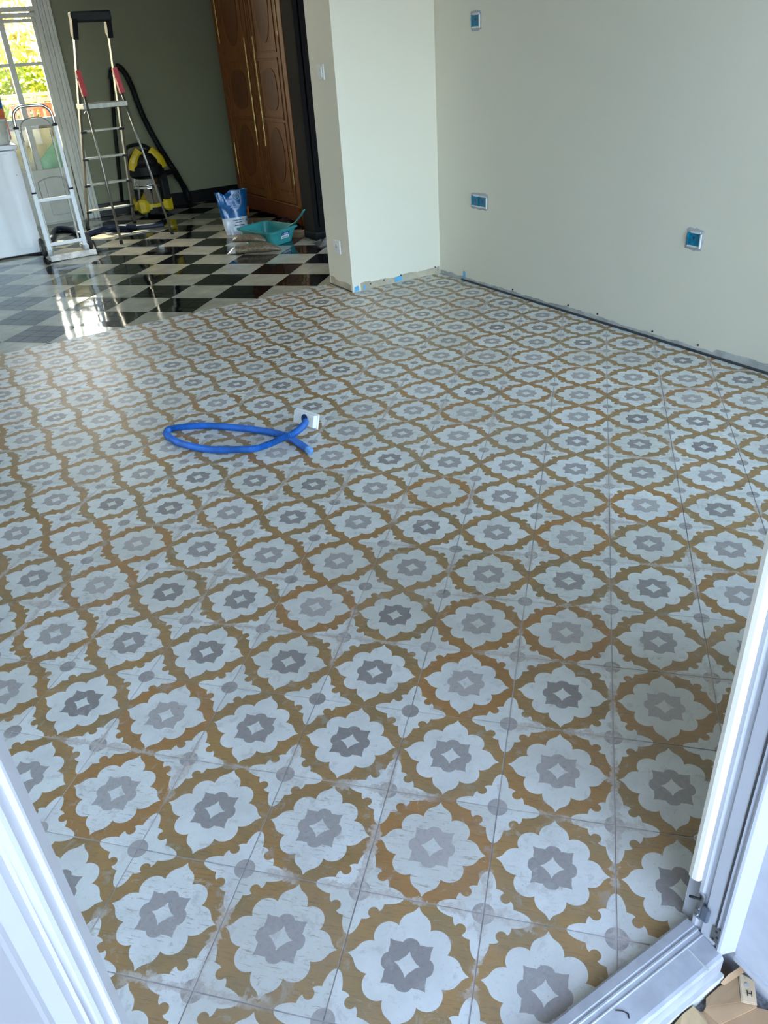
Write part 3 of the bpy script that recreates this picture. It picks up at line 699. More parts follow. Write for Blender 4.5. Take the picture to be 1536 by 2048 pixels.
# ------------------------------------------------------------------ blue hose and junction box on the patterned floor
hp = [(1.122, 1.668, .047), (1.105, 1.640, .052), (1.064, 1.606, .052), (1.027, 1.590, .050), (1.001, 1.597, .046), (.947, 1.597, .036), (.886, 1.610, .026), (.838, 1.655, .018), (.743, 1.740, .0145), (.677, 1.846, .0145), (.653, 1.929, .0145),
      (.649, 1.993, .0145), (.676, 2.032, .0145), (.735, 2.015, .0145), (.806, 1.970, .0145), (.869, 1.906, .0145), (.941, 1.816, .0145), (1.003, 1.72, .0145), (1.032, 1.653, .0145), (1.041, 1.559, .0145), (1.044, 1.475, .0145)]
path = resample(spline(hp, 10), .0022)
rr = [.0140 if i % 2 == 0 else .0114 for i in range(len(path))]
hs = thing('corrugated_hose', 'blue corrugated hose looped on the patterned tile floor', 'hose', (.85, 1.8, 0))
G().tube(path[:-12], .013, 12, rr=rr[:-12]).obj('hose_body', MT['blueh'], hs, smooth=False)
G().tube(path[-13:], .013, 12, rr=[r_ * random.uniform(.9, 1.06) for r_ in rr[-13:]]).obj('frayed_end', MT['dustblue'], hs)
# junction box, standing tilted with its mouth to the hose
jb = thing('junction_box', 'white junction box on the flower tiles with the blue hose plugged in', 'junction box', (1.135, 1.70, 0))
ja = math.atan2(1.65 - 1.765, 1.147 - 1.109)
def JT(x, y, z):                                            # x along the box face, y away from the viewer, z up
    ty = .30; y2, z2 = y * math.cos(ty) - (z) * math.sin(-ty) * 1.0, z * math.cos(ty) - y * math.sin(ty)
    z2 += .014
    return (1.1275 + x * math.cos(ja) - y2 * math.sin(ja), 1.7125 + x * math.sin(ja) + y2 * math.cos(ja), max(z2, .0006))
def JTs(x, y, z): return JT(x, y, z)
G().bbox(-.058, .058, 0, .032, 0, .052, .003, T=JTs).obj('box_body', MT['whitep'], jb)
G().bbox(-.064, .064, .018, .026, -.004, .058, .002, T=JTs).obj('rim', MT['whitep'], jb)
g = G(); k = 18
V = [JTs(.006 + .0135 * math.cos(2 * PI * i / k), -.0012, .030 + .0135 * math.sin(2 * PI * i / k)) for i in range(k)] + [JTs(.006 + .0175 * math.cos(2 * PI * i / k), -.0008, .030 + .0175 * math.sin(2 * PI * i / k)) for i in range(k)]
meshobj('hole_ring', V, [tuple(range(k))] + [(i, (i + 1) % k, k + (i + 1) % k, k + i) for i in range(k)], MT['inkblue'], jb)

# ------------------------------------------------------------------ stepladder
la = thing('stepladder', 'tall aluminium stepladder with black handle and red hinges on the checkered floor', 'ladder', (1.78, 6.7, 0))
LL = lambda z: Vector((1.519 + .0485 * z, 7.12 - .603 * z, z))
LR = lambda z: Vector((1.970 - .066 * z, 7.14 - .590 * z, z))
def rect_tube(name, a, b, w_, d_, mt, par): return bar(G(), a, b, w_, d_, (0, 1, .2)).obj(name, mt, par)
for f, nm in ((LL, 'rail'), (LR, 'rail')):
    rl_ = bar(G(), f(.0), f(1.60), .018, .050, (0, 1, .6)).obj(nm, MT['alu'], la)
for f in (LL, LR): bar(G(), f(.0), f(.035), .028, .06, (0, 1, .6)).obj('foot', MT['blackp'], la)
for z in (.185, .42, .645, .865):
    a, b = LL(z), LR(z); g = G(); d = (b - a).normalized(); fw = Vector((0, -1, 0))
    g.add([a + fw * .04 - Vector((0, 0, .007)), b + fw * .04 - Vector((0, 0, .007)), b - fw * .04 - Vector((0, 0, .007)), a - fw * .04 - Vector((0, 0, .012)),
           a + fw * .04 + Vector((0, 0, .006)), b + fw * .04 + Vector((0, 0, .006)), b - fw * .04 + Vector((0, 0, .006)), a - fw * .04 + Vector((0, 0, .006))],
          [(3, 2, 1, 0), (4, 5, 6, 7), (0, 1, 5, 4), (1, 2, 6, 5), (2, 3, 7, 6), (3, 0, 4, 7)])
    st = g.obj('step', MT['alu'], la)
    for e, sg in ((a, 1), (b, -1)):
        G().bbox(min(e.x - sg * .012, e.x + sg * .036), max(e.x - sg * .012, e.x + sg * .036), e.y - .045, e.y - .012, z - .016, z + .002, .002).obj('step_cap', MT['blackp'], st)
pf = G().bbox(LL(1.06).x - .01, LR(1.06).x + .02, 6.30, 6.56, 1.035, 1.075, .004).obj('platform', MT['alu'], la)
PLF, PRF = Vector((1.592, 6.199, 0)), Vector((2.064, 6.242, 0))
PLT, PRT = LL(1.24) + Vector((.012, -.05, 0)), LR(1.24) + Vector((-.002, -.05, 0))
for a, b in ((PLF, PLT), (PRF, PRT)):
    G().tube([a, b], .0105, 12).obj('support_leg', MT['alu'], la, smooth=True)
    G().tube([a, a + (b - a).normalized() * .03], .015, 12).obj('foot', MT['blackp'], la)
G().tube([PLF.lerp(PLT, .05), PRF.lerp(PRT, .05)], .010, 10).obj('cross_bar', MT['alu'], la, smooth=True)
for f, tp in ((LL, PLT), (LR, PRT)):
    p0, p1 = f(1.31), tp.lerp(PLF if f is LL else PRF, .09)
    hg = bar(G(), p0 + Vector((0, -.012, 0)), p1 + Vector((0, -.012, 0)), .036, .055, (0, 1, .4)).obj('hinge', MT['red'], la)
    G().lathe(tuple(f(1.25) + Vector((0, -.06, 0))), [(.009, -.022), (.009, .022)], 12, 'x').obj('rivet', MT['steel'], hg)
hL, hR = LL(1.63), LR(1.63)
G().bbox(hL.x - .020, hR.x + .018, hL.y - .035, hL.y + .06, 1.620, 1.690, .012).obj('handle', MT['blackp'], la)
for f in (LL, LR): bar(G(), f(1.53), f(1.655), .040, .072, (0, 1, .6)).obj('handle_sleeve', MT['blackp'], la)
G().tube([LL(1.0) + Vector((.03, -.02, 0)), LL(1.05) + Vector((.06, -.06, 0)), LR(1.05) + Vector((.05, -.06, 0))], .004, 6).obj('locking_rod', MT['steel'], la)

# ------------------------------------------------------------------ folding hand truck
ht = thing('hand_truck', 'folding hand truck with white posts and chrome handle beside the white appliance', 'hand truck', (1.13, 6.1, 0))
yb = 6.13
for x in (.990, 1.276):
    G().bbox(x - .017, x + .017, yb - .012, yb + .012, .03, .495, .003).obj('lower_post', MT['white'], ht)
    G().bbox(x - .014, x + .014, yb - .010, yb + .010, .50, .955, .003).obj('upper_post', MT['white'], ht)
    G().bbox(x - .018, x + .018, yb - .014, yb + .014, .49, .503, .002).obj('collar', MT['blackp'], ht)
    G().bbox(x - .018, x + .018, yb - .014, yb + .014, .952, .968, .002).obj('collar', MT['blackp'], ht)
    G().bbox(x - .010 + (.03 if x < 1.1 else -.03), x + .006 + (.03 if x < 1.1 else -.03), yb + .03, yb + .045, .04, .93, .002).obj('inner_post', MT['alu'], ht)
hd = [(.990, yb, .965), (.992, yb, 1.02), (1.005, yb, 1.065), (1.045, yb, 1.095), (1.09, yb, 1.102), (1.18, yb, 1.102), (1.225, yb, 1.095), (1.262, yb, 1.065), (1.275, yb, 1.02), (1.276, yb, .965)]
G().tube(spline(hd, 5), .0115, 12).obj('handle', MT['chrome'], ht, smooth=True)
iw = [(1.022, yb, .86), (1.02, yb, .93), (1.03, yb, .98), (1.07, yb, 1.012), (1.13, yb, 1.022), (1.19, yb, 1.018), (1.235, yb, .99), (1.252, yb, .94), (1.25, yb, .88)]
G().tube(spline(iw, 4), .004, 8).obj('wire_loop', MT['alu'], ht, smooth=True)
iw = [(1.04, yb - .02, .45), (1.036, yb - .03, .55), (1.05, yb - .03, .578), (1.14, yb - .03, .60), (1.235, yb - .03, .585), (1.25, yb - .03, .55), (1.252, yb - .02, .47)]
G().tube(spline(iw, 4), .004, 8).obj('wire_loop', MT['alu'], ht, smooth=True)
for z, dz in ((.437, .012), (.10, .011)): G().bbox(.99, 1.276, yb - .011, yb + .011, z - dz, z + dz, .003).obj('cross_bar', MT['white'], ht)
G().tube([(.95, yb + .07, .072), (1.33, yb + .07, .072)], .008, 10).obj('axle', MT['steel'], ht)
for x in (.953, 1.327):
    wh = G().lathe((x, yb + .07, .0735), [(.035, -.014), (.068, -.014), (.0735, -.008), (.0735, .008), (.068, .014), (.035, .014)], 28, 'x').obj('wheel', MT['rubber'], ht, smooth=False)
    G().lathe((x, yb + .07, .0735), [(.03, -.016), (.03, .016)], 18, 'x').obj('hub', MT['alu'], wh)
dirty = mat('dusty_steel_plate', (.60, .54, .50), .6, .1, var=.3, scale=18)
pn = [(.945, 5.955), (.955, 5.94), (1.30, 5.93), (1.32, 5.945), (1.325, 6.09), (1.31, 6.11), (.955, 6.115), (.94, 6.10)]
tp_ = G().prism(pn, .006, .016).obj('toe_plate', dirty, ht)
G().bbox(.95, 1.315, 5.920, 5.943, .003, .046, .003).obj('plate_lip', dirty, tp_)
for x in (1.09, 1.21): G().add([(x - .03, 5.96, .0162), (x + .035, 5.955, .0162), (x + .04, 5.99, .0162), (x, 6.01, .0162), (x - .02, 5.99, .0162), (x - .03, 5.96, .0175), (x + .035, 5.955, .0175), (x + .04, 5.99, .0175), (x, 6.01, .0175), (x - .02, 5.99, .0175)], [(5, 6, 7, 8, 9)] + [(i, (i + 1) % 5, 5 + (i + 1) % 5, 5 + i) for i in range(5)]).obj('plate_slot', MT['blackp'], tp_)
for x in (.985, 1.28): G().bbox(x - .02, x + .02, 6.09, yb + .09, .012, .06, .004).obj('bracket', MT['steel'], ht)

# ------------------------------------------------------------------ white appliance and the things on it
ap = thing('white_appliance', 'large white enamel appliance behind the hand truck, cut by the left picture edge', 'appliance', (.66, 6.65, 0))
G().bbox(.36, .975, 6.355, 6.95, .015, .80, .008).obj('cabinet', MT['white'], ap)
G().bbox(.352, .99, 6.335, 6.96, .805, .84, .006).obj('top_panel', MT['white'], ap)
G().box(.37, .965, 6.37, 6.94, 0, .015).obj('plinth', MT['blackp'], ap)
G().bbox(.40, .905, 6.349, 6.357, .06, .78, .003).obj('front_panel', MT['white'], ap)
G().lathe((.93, 6.353, .62), [(.003, -.002), (.003, .001)], 8, 'y').obj('screw', MT['ink'], ap)
bk = thing('bucket', 'translucent white bucket on the appliance at the left edge', 'bucket', (.87, 6.47, .84))
G().lathe((.875, 6.475, .8405), [(.085, 0), (.09, .01), (.105, .15), (.11, .155), (.112, .165), (.106, .165), (.10, .155), (.082, .012)], 28).obj('tub', mat('milky_plastic', (.55, .54, .47), .4, var=.1), bk, smooth=True)
bg = thing('flour_bag', 'blue, orange and white paper bag standing in the bucket at the left edge', 'bag', (.88, 6.46, .86))
def bagmesh(name, z0, z1, mt, w0, w1, par_, cx=.905, cy=6.47, d=.05):
    g = G(); n = 10; V = []
    for k, (z, w_) in enumerate(((z0, w0), ((z0 + z1) / 2, (w0 + w1) / 2 + .002), (z1, w1))):
        for i in range(n):
            a = 2 * PI * i / n; V.append((cx + w_ * math.copysign(abs(math.cos(a)) ** .6, math.cos(a)) + .004 * nz(z * 9 + i, 3), cy + d * math.copysign(abs(math.sin(a)) ** .6, math.sin(a)), z))
    return meshobj(name, V, [(k * n + i, k * n + (i + 1) % n, (k + 1) * n + (i + 1) % n, (k + 1) * n + i) for k in range(2) for i in range(n)] + [tuple(range(n))[::-1], tuple(2 * n + i for i in range(n))], mt, par_, smooth=False)
bagmesh('white_print', .865, 1.02, MT['bagwhite'], .072, .075, bg); bagmesh('orange_print', 1.021, 1.09, MT['orange'], .075, .08, bg); bagmesh('blue_print', 1.091, 1.20, MT['bagblue'], .08, .083, bg)
G().box(.970, .982, 6.44, 6.50, .875, 1.03).obj('orange_band', MT['orange'], bg)
tag(G().bbox(1.0 - .02, 1.05 - .02, 6.55, 6.75, .8405, .93, .008).obj('plastic_tub', mat('olive_tub', (.20, .23, .19), .5)), 'small grey green tub at the corner of the white appliance', 'tub') if False else None

# ------------------------------------------------------------------ wet and dry vacuum
vc = thing('vacuum_cleaner', 'yellow and black wet and dry vacuum with steel drum and arched hose behind the ladder', 'vacuum cleaner', (2.27, 7.45, 0))
cx, cy = 2.27, 7.45
g = G(); n = 32; V = []
for z, k in ((.06, .9), (.075, 1.0), (.125, 1.0), (.145, .93)):
    for i in range(n):
        a = 2 * PI * i / n; r_ = .185 + .045 * abs(math.cos(2 * a + PI / 4)) ** 2 * 0 + .05 * max(0, math.cos(4 * a + PI)) ** 2
        zz = z + (.03 * max(0, math.cos(4 * a + PI)) if z > .1 else -.02 * max(0, math.cos(4 * a + PI)))
        V.append((cx + r_ * k * math.cos(a), cy + r_ * k * math.sin(a) * .85, zz))
meshobj('base', V, [(k * n + i, k * n + (i + 1) % n, (k + 1) * n + (i + 1) % n, (k + 1) * n + i) for k in range(3) for i in range(n)] + [tuple(range(n))[::-1], tuple(3 * n + i for i in range(n))], MT['yellow'], vc)
G().lathe((cx, cy, 0), [(.14, .03), (.16, .035), (.16, .09), (.10, .09)], 24).obj('lower_tray', MT['blackp'], vc)
G().lathe((cx, cy, 0), [(.155, .12), (.16, .13), (.16, .262), (.165, .266), (.165, .274), (.16, .278), (.16, .29), (.165, .294), (.165, .302), (.16, .306), (.16, .40)], 36).obj('steel_drum', MT['chrome'], vc, smooth=True)
G().lathe((cx, cy, 0), [(.165, .385), (.178, .39), (.178, .46), (.165, .475), (.12, .50)], 32).obj('lid', MT['blackp'], vc)
G().lathe((cx, cy, 0), [(.155, .47), (.15, .52), (.125, .57), (.08, .60), (.03, .61)], 24).obj('motor_head', MT['blackp'], vc, smooth=True)
for sx in (-1, 1):
    pts = [(cx + sx * .150, cy - .09, .44), (cx + sx * .125, cy - .10, .52), (cx + sx * .05, cy - .09, .605)]
    G().tube(spline(pts, 5), .02, 8, rr=None, flat=2.2).obj('side_panel', MT['yellow'], vc)
G().tube(spline([(cx - .16, cy - .02, .47), (cx - .165, cy - .02, .60), (cx - .12, cy - .02, .65), (cx + .02, cy - .02, .645), (cx + .15, cy - .02, .54)], 5), .016, 8).obj('carry_handle', MT['blackp'], vc)
G().bbox(cx + .085, cx + .155, cy - .165, cy - .12, .15, .385, .01).obj('accessory_holder', MT['blackp'], vc)
G().tube([(cx + .105, cy - .14, .35), (cx + .11, cy - .19, .35)], .034, 16).obj('hose_inlet', MT['blackp'], vc)
for a in (.8, 2.35, 3.95, 5.5):
    G().lathe((cx + .175 * math.cos(a), cy + .155 * math.sin(a), .026), [(.018, -.012), (.0255, -.012), (.0255, .012), (.018, .012)], 16, 'x').obj('castor', MT['rubber'], vc)
hp2 = [(2.40, 7.33, .38), (2.50, 7.38, .385), (2.56, 7.48, .37), (2.62, 7.60, .30), (2.70, 7.68, .20), (2.735, 7.70, .10), (2.72, 7.66, .04)]
pth = resample(spline(hp2, 8), .012)
G().tube(pth, .024, 12, rr=[.025 if i % 2 else .0225 for i in range(len(pth))]).obj('suction_hose', MT['blackp'], vc)
hp3 = [(2.745, 7.74, .03), (2.725, 7.73, .12), (2.666, 7.74, .313), (2.547, 7.74, .562), (2.449, 7.74, .822), (2.404, 7.74, 1.002), (2.38, 7.74, 1.133), (2.341, 7.74, 1.255), (2.285, 7.74, 1.322), (2.225, 7.74, 1.30), (2.190, 7.74, 1.22)]
pth = resample(spline(hp3, 8), .012)
hz = vc
G().tube(pth, .024, 12, rr=[.029 if i % 2 else .026 for i in range(len(pth))]).obj('flexible_hose', MT['blackp'], hz)
G().tube([(2.195, 7.74, 1.235), (2.165, 7.75, 1.02), (2.13, 7.76, .78), (2.09, 7.77, .46), (2.05, 7.77, .12)], .017, 10).obj('rigid_tube', MT['blackp'], hz, smooth=True)
# dark blue hose on the checkered floor
nh = [(1.08, 6.75, .02), (1.141, 6.88, .022), (1.22, 7.20, .022), (1.30, 7.38, .022), (1.38, 7.22, .022), (1.392, 6.99, .022), (1.428, 6.86, .022), (1.55, 6.90, .022), (1.68, 6.98, .022), (1.80, 6.90, .022), (1.93, 6.74, .022), (2.12, 6.66, .022)]
tag(G().tube(resample(spline(nh, 8), .02), .021, 10).obj('dark_hose', MT['navy'], None, smooth=True), 'dark blue hose lying on the checkered floor behind the hand truck', 'hose')

# ------------------------------------------------------------------ wooden armoire and the dark cabinet
ar = thing('armoire', 'tall honey brown two-door armoire with brass strips against the right side', 'armoire', (3.38, 6.31, 0))
WD, VN, W2 = MT['wood'], MT['veneer'], MT['wood2']
fx = 3.06; y0, y1 = 5.60, 7.06; TOPZ = 2.2
G().box(fx + .02, 3.70, y0 + .005, y1 - .005, .02, TOPZ).obj('carcass', W2, ar)
for a, b in ((y0, y0 + .075), (y1 - .085, y1)): G().bbox(fx, fx + .03, a, b, .0, TOPZ, .004).obj('corner_post', WD, ar)
# scalloped plinth
n = 40; V = []; 
for i in range(n + 1):
    y = y0 + .02 + (y1 - y0 - .04) * i / n; u_ = abs(i / n * 2 - 1); zb = .055 * (1 - u_ ** 4) * (.75 + .25 * math.cos(u_ * 6)) + .002
    for x in (fx - .012, fx + .018):
        for z in (zb, .15): V.append((x, y, z))
Fc = []
for i in range(n):
    b = i * 4; c = b + 4; Fc += [(b, c, c + 1, b + 1), (b + 1, c + 1, c + 3, b + 3), (b + 2, b + 3, c + 3, c + 2), (b, b + 2, c + 2, c)]
Fc += [(0, 1, 3, 2), (n * 4, n * 4 + 2, n * 4 + 3, n * 4 + 1)]
meshobj('plinth', V, Fc, W2, ar)
G().bbox(fx - .006, fx + .03, y0, y1, .15, .165, .003).obj('plinth_moulding', WD, ar)
G().bbox(fx - .03, 3.71, y0 - .02, y1 + .02, TOPZ, TOPZ + .09, .012).obj('cornice', WD, ar)
for k, (x0, a, b) in enumerate(((fx - .004, 6.225, 6.34), (fx - .014, 6.25, 6.272), (fx - .014, 6.292, 6.314))): G().bbox(x0, fx + .03, a, b, .165, TOPZ, .003).obj('centre_moulding', WD, ar)
def door(a, b, side):
    d = G().bbox(fx + .002, fx + .022, a, b, .17, TOPZ - .02, .004).obj('door', WD, ar)
    pa, pb = a + .07, b - .07; yc = (pa + pb) / 2; hw = (pb - pa) / 2
    for z0, z1 in ((.25, .80), (.86, 1.28), (1.36, 2.08)):
        for q in ((pa - .02, pb + .02, z0 - .02, z0 - .006), (pa - .02, pb + .02, z1 + .006, z1 + .02)): G().bbox(fx - .006, fx + .004, q[0], q[1], q[2], q[3], .002).obj('moulding', WD, d)
        for q in ((pa - .02, pa - .006), (pb + .006, pb + .02)): G().bbox(fx - .006, fx + .004, q[0], q[1], z0 - .02, z1 + .02, .002).obj('moulding', WD, d)
        k = 32; V = []; oval = z1 - z0 > .5
        zc = (z0 + z1) / 2 + (.03 if z0 < .3 else 0); hz_ = (z1 - z0) / 2 - .05
        for x in (fx - .003, fx + .003):
            for i in range(k):
                t_ = 2 * PI * i / k; e_ = 1.0 if oval else .7
                V.append((x, yc + hw * .72 * math.copysign(abs(math.cos(t_)) ** e_, math.cos(t_)), zc + hz_ * math.copysign(abs(math.sin(t_)) ** e_, math.sin(t_))))
        meshobj('inlay', V, [tuple(range(k)), tuple(range(k, 2 * k))[::-1]] + [(i, (i + 1) % k, k + (i + 1) % k, k + i) for i in range(k)], VN, d)
        if z0 < .3:
            for q in range(9): G().bbox(fx - .005, fx + .002, pa + .01 + q * (pb - pa - .02) / 9, pa + .01 + (q + .6) * (pb - pa - .02) / 9, .262, .278, .001).obj('dentil', WD, d)
    ye = a + .03 if side > 0 else b - .03
    zs = [.62 + .85 * i / 24 for i in range(25)]
    G().tube([(fx - .009, ye + .004 * math.sin(i * 1.7), z) for i, z in enumerate(zs)], .006, 8, rr=[.0045 + .0035 * abs(math.sin(i * 1.3)) * (1 if 3 < i < 21 else .3) for i in range(25)]).obj('brass_escutcheon', MT['brass'], d)
    yh = b + .012 if side > 0 else a - .012
    for z0, z1 in ((.33, .62), (1.45, 1.85)):
        G().tube([(fx - .004, yh, z0), (fx - .004, yh, z0 + .03), (fx - .004, yh, z0 + .04), (fx - .004, yh, z1)], .005, 8, rr=[.003, .006, .0035, .0035]).obj('hinge', MT['brass'], d)
door(6.345, 6.96, 1); door(5.70, 6.22, -1)
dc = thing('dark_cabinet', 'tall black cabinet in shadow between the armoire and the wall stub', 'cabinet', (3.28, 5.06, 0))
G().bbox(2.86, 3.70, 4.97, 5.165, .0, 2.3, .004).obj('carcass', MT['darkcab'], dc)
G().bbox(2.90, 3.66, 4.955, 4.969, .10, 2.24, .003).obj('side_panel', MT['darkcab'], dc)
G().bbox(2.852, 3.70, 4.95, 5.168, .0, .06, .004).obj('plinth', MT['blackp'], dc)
# crumpled sheets on the floor
def crumple(name, x0, x1, y0, y1, h, mt, label, cat, seed, n=14):
    V = []; 
    for j in range(n + 1):
        for i in range(n + 1):
            u_, v_ = i / n, j / n; e = min(u_, 1 - u_, v_, 1 - v_) * 4
            hh = h * min(1, e) * (.35 + .65 * abs(noise.noise(Vector((u_ * 4, v_ * 4, seed))) * 2))
            V.append((x0 + (x1 - x0) * u_ + .03 * noise.noise(Vector((u_ * 3, v_ * 3, seed + 5))), y0 + (y1 - y0) * v_ + .04 * noise.noise(Vector((u_ * 3, v_ * 3, seed + 9))), .002 + hh))
    n1 = n + 1; Fc = [(j * n1 + i, j * n1 + i + 1, (j + 1) * n1 + i + 1, (j + 1) * n1 + i) for j in range(n) for i in range(n)]
    b = len(V); ring = [i for i in range(n1)] + [j * n1 + n for j in range(1, n1)] + [n * n1 + i for i in range(n - 1, -1, -1)] + [j * n1 for j in range(n - 1, 0, -1)]
    V += [(V[i][0], V[i][1], .0005) for i in ring]; m_ = len(ring)
    Fc += [(ring[k], ring[(k + 1) % m_], b + (k + 1) % m_, b + k) for k in range(m_)] + [tuple(b + k for k in range(m_))]
    return tag(meshobj(name, V, Fc, mt), label, cat)
crumple('crumpled_sheet', 2.78, 3.15, 4.72, 4.91, .06, MT['greyc'], 'crumpled grey sheet on the floor before the black cabinet', 'sheet', 1.3)
crumple('dark_cloth', 2.76, 3.04, 5.62, 5.86, .075, MT['cloth'], 'dark red cloth heaped behind the turquoise tray', 'cloth', 4.2)
crumple('clear_wrapper', 2.64, 2.74, 5.86, 5.98, .05, MT['film'], 'small clear plastic wrapper between the blue bag and the dark cloth', 'wrapper', 7.7)

# ------------------------------------------------------------------ litter tray, scoop, bag, pellet bags
tr = thing('litter_tray', 'turquoise plastic litter tray on the checkered floor', 'litter tray', (2.58, 5.27, 0))
# rim corners measured on the floor plan
RC = [Vector((2.345, 5.385)), Vector((2.455, 4.945)), Vector((2.775, 5.105)), Vector((2.665, 5.505))]
cc = sum(RC, Vector((0, 0))) / 4
def ring(k, z, rad=.05, seg=5, off=0.0):
    out = []
    for i in range(4):
        p = cc + (RC[i] - cc) * k; a = cc + (RC[i - 1] - cc) * k; b = cc + (RC[(i + 1) % 4] - cc) * k
        da, db = (a - p).normalized(), (b - p).normalized()
        p0, p1 = p + da * rad, p + db * rad
        for s_ in range(seg + 1):
            t_ = s_ / seg; q = p0 * (1 - t_) ** 2 + p * 2 * t_ * (1 - t_) + p1 * t_ ** 2; out.append((q.x, q.y, z))
    return out
lv = [ring(.78, .004), ring(.80, .002), ring(.97, .112), ring(1.03, .114), ring(1.04, .108), ring(1.045, .120), ring(.97, .124), ring(.94, .118), ring(.775, .012)]
V = [v for r_ in lv for v in r_]; k = len(lv[0])
Fc = [(i * k + j, i * k + (j + 1) % k, (i + 1) * k + (j + 1) % k, (i + 1) * k + j) for i in range(len(lv) - 1) for j in range(k)] + [tuple(range(k))[::-1], tuple((len(lv) - 1) * k + j for j in range(k))]
meshobj('tray_body', V, Fc, MT['teal'], tr)
lv = ring(.80, .022); meshobj('litter', lv + [(x, y, .0125) for x, y, z in lv], [tuple(range(k)), tuple(range(k, 2 * k))[::-1]] + [(i, (i + 1) % k, k + (i + 1) % k, k + i) for i in range(k)], MT['litter'], tr)['kind'] = 'stuff'
# sticker on the long near side
A_, B_ = RC[1], RC[2]; dr = (B_ - A_).normalized(); nr = Vector((dr.y, -dr.x))
def side(u_, z, o=.002):
    f = .80 + (.97 - .80) * (z / .112); pa = cc + (A_ - cc) * f; pb = cc + (B_ - cc) * f; q = pa + (pb - pa) * u_ + nr * o
    return (q.x, q.y, z)
def patch(nm, u0, u1, z0, z1, mt, par_, o=.002): 
    V = [side(u0, z0, o), side(u1, z0, o), side(u1, z1, o), side(u0, z1, o), side(u0, z0, -.001), side(u1, z0, -.001), side(u1, z1, -.001), side(u0, z1, -.001)]
    return meshobj(nm, V, [(0, 1, 2, 3), (0, 1, 5, 4), (1, 2, 6, 5), (2, 3, 7, 6), (3, 0, 4, 7), (7, 6, 5, 4)], mt, par_)
stk_ = patch('sticker', .42, .72, .045, .070, MT['bagwhite'], tr); patch('sticker_top', .42, .72, .070, .092, MT['inkblue'], tr)
for q in range(4): patch('sticker_print', .45 + q * .06, .485 + q * .06, .076, .086, MT['lightblue'], stk_, .003)
for q in range(6): patch('sticker_print', .45 + q * .04, .47 + q * .04, .050, .060, MT['ink'], stk_, .003)
sc_ = thing('litter_scoop', 'turquoise scoop handle rising from the far right corner of the tray', 'scoop', (2.75, 5.2, .03))
G().tube(spline([(2.70, 5.24, .05), (2.735, 5.17, .11), (2.75, 5.09, .145), (2.755, 5.0, .20), (2.765, 4.935, .255)], 5), .012, 10, flat=.5, rr=None).obj('handle', MT['teal'], sc_, smooth=True)
G().bbox(2.64, 2.69, 5.19, 5.25, .026, .045, .006).obj('blade', MT['teal'], sc_)
# standing litter bag
lb_ = thing('litter_bag', 'open blue and white plastic litter bag standing behind the tray', 'bag', (2.52, 5.80, 0))
def bag_layers(zs, mt, nm, par_):
    V = []; n = 28
    for z in zs:
        f = z / .34; cx_ = 2.505 + .015 * f + .0 * f; hw = .092 + .055 * f; hd = .055 * (1 - .55 * f)
        for i in range(n):
            a = 2 * PI * i / n
            x = cx_ + hw * math.copysign(abs(math.cos(a)) ** .55, math.cos(a)); y = 5.80 + .05 * f + hd * math.copysign(abs(math.sin(a)) ** .7, math.sin(a)) + .014 * noise.noise(Vector((a * 2.2, z * 16, 2)))
            zz = z
            if z > .33: zz = z - .045 * max(0, 1 - abs(x - (cx_ - .065)) / .035) + .006 * nz(x * 30)
            V.append((x, y, zz))
    k = len(zs)
    return meshobj(nm, V, [(j * n + i, j * n + (i + 1) % n, (j + 1) * n + (i + 1) % n, (j + 1) * n + i) for j in range(k - 1) for i in range(n)], mt, par_, smooth=True)
bw = bag_layers([.001, .02, .05, .08, .11, .135], MT['bagwhite'], 'white_lower_part', lb_)
bb = bag_layers([.135, .16, .19, .22, .25, .28, .31, .345], MT['bagblue'], 'blue_upper_part', lb_)
def onbag(cx_, z):
    def T3(x, y, q=0): return (cx_ + x, 5.745 + (z + y) * .23 - .012 - q, z + y)
    return T3
k = 24; V = [onbag(2.555, .30)(r_ * math.cos(2 * PI * i / k), r_ * math.sin(2 * PI * i / k), .0 if r_ > .0 else 0) for r_ in (.026, .021) for i in range(k)]
meshobj('logo_ring', V, [(i, (i + 1) % k, k + (i + 1) % k, k + i) for i in range(k)], MT['lightblue'], bb)
text('logo_letter', 'G', .034, onbag(2.555, .30), MT['lightblue'], bb)
for z, w_ in ((.222, .045), (.115, .05), (.098, .03), (.075, .045)):
    q = onbag(2.52, z); V = [q(-w_, -.003), q(w_, -.003), q(w_, .003), q(-w_, .003)]
    meshobj('printed_line', V, [(0, 1, 2, 3)], MT['inkblue'] if z < .2 else MT['lightblue'], bw if z < .13 else bb)
q = onbag(2.60, .108); meshobj('printed_patch', [q(-.016, -.008), q(.018, -.008), q(.018, .008), q(-.016, .008)], [(0, 1, 2, 3)], MT['inkblue'], bw)
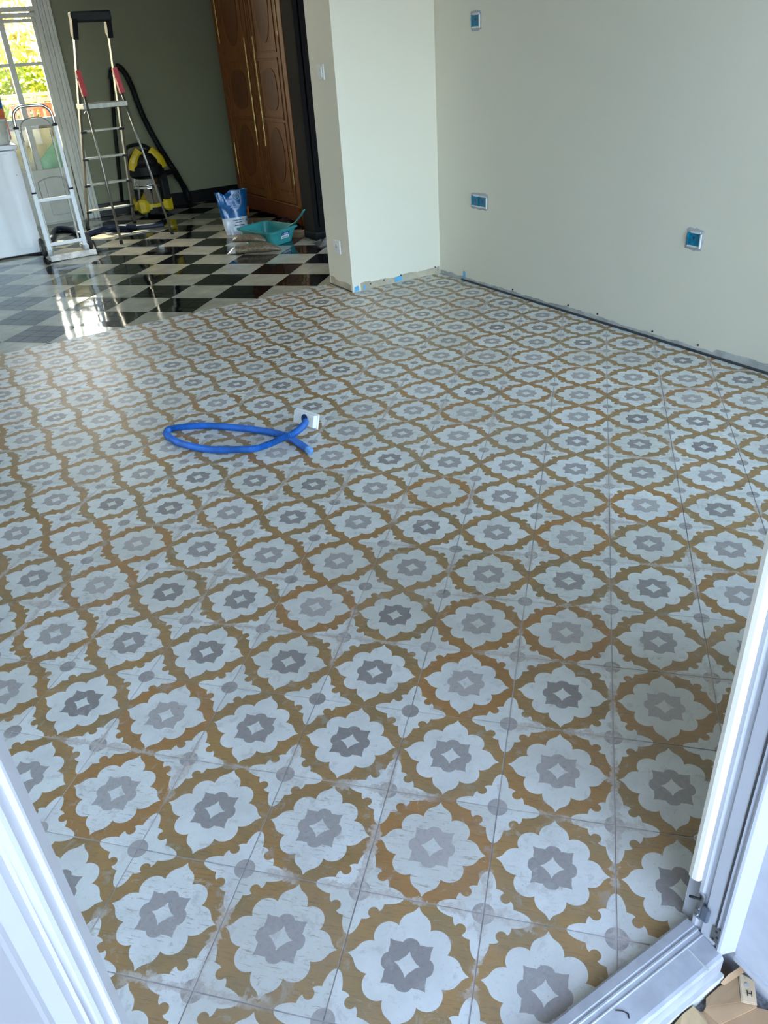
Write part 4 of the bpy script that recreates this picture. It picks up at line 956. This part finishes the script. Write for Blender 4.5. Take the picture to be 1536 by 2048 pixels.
q = onbag(2.66, .19); meshobj('orange_picture', [(2.635, 5.82, .135), (2.655, 5.835, .135), (2.663, 5.84, .20), (2.64, 5.82, .20), (2.635, 5.826, .135), (2.655, 5.841, .135), (2.663, 5.846, .20), (2.64, 5.826, .20)], [(0, 1, 2, 3), (7, 6, 5, 4), (0, 4, 5, 1), (1, 5, 6, 2), (2, 6, 7, 3), (3, 7, 4, 0)], MT['orange'], bb)
# two bags of pellets
def pellet(name, a, b, w_, h, z, label, seed, tail):
    a, b = Vector(a), Vector(b); d = (b - a); L = d.length; d.normalize(); s_ = Vector((-d.y, d.x)); n = 22; m_ = 16; V = []
    for i in range(n + 1):
        t_ = i / n; e = max(.05, 1 - abs(2 * t_ - 1) ** 5); ww = w_ * e * (1 + .18 * nz(t_ * 4, 1, seed)); hh = h * (e if t_ > .12 else e * (t_ / .12 * .6 + .4)) * (1 + .3 * nz(t_ * 5, 1, seed + 3)); c_ = a + d * (L * t_)
        for j in range(m_):
            an = 2 * PI * j / m_; yy = ww * math.cos(an); zz = hh * .5 * (1 + math.sin(an)); rr_ = 1 + .10 * noise.noise(Vector((t_ * 9, an * 2, seed)))
            p = c_ + s_ * (yy * rr_); V.append((p.x, p.y, z + zz * rr_ + .001))
    t = thing(name, label, 'bag', (a.x, a.y, z), 'brown pellet bags by the tray')
    Fs = [(i * m_ + j, i * m_ + (j + 1) % m_, (i + 1) * m_ + (j + 1) % m_, (i + 1) * m_ + j) for i in range(n) for j in range(m_)]
    cut = int(n * tail)
    f1 = [f for f in Fs if f[0] // m_ >= cut]; f2 = [f for f in Fs if f[0] // m_ < cut]
    meshobj('filled_part', V, f1 + [tuple(n * m_ + j for j in range(m_))], MT['gravel'], t, smooth=True)
    if f2: meshobj('clear_end', V, f2 + [tuple(range(m_))[::-1]], MT['film'], t, smooth=True)
pellet('pellet_bag', (2.115, 5.06), (2.50, 4.86), .062, .066, 0, 'lower brown pellet bag lying on the floor, larger one with a clear end', 1.0, .2)
pellet('pellet_bag', (2.215, 5.19), (2.435, 4.985), .052, .055, .058, 'upper smaller brown pellet bag resting against the turquoise tray', 6.0, 0)
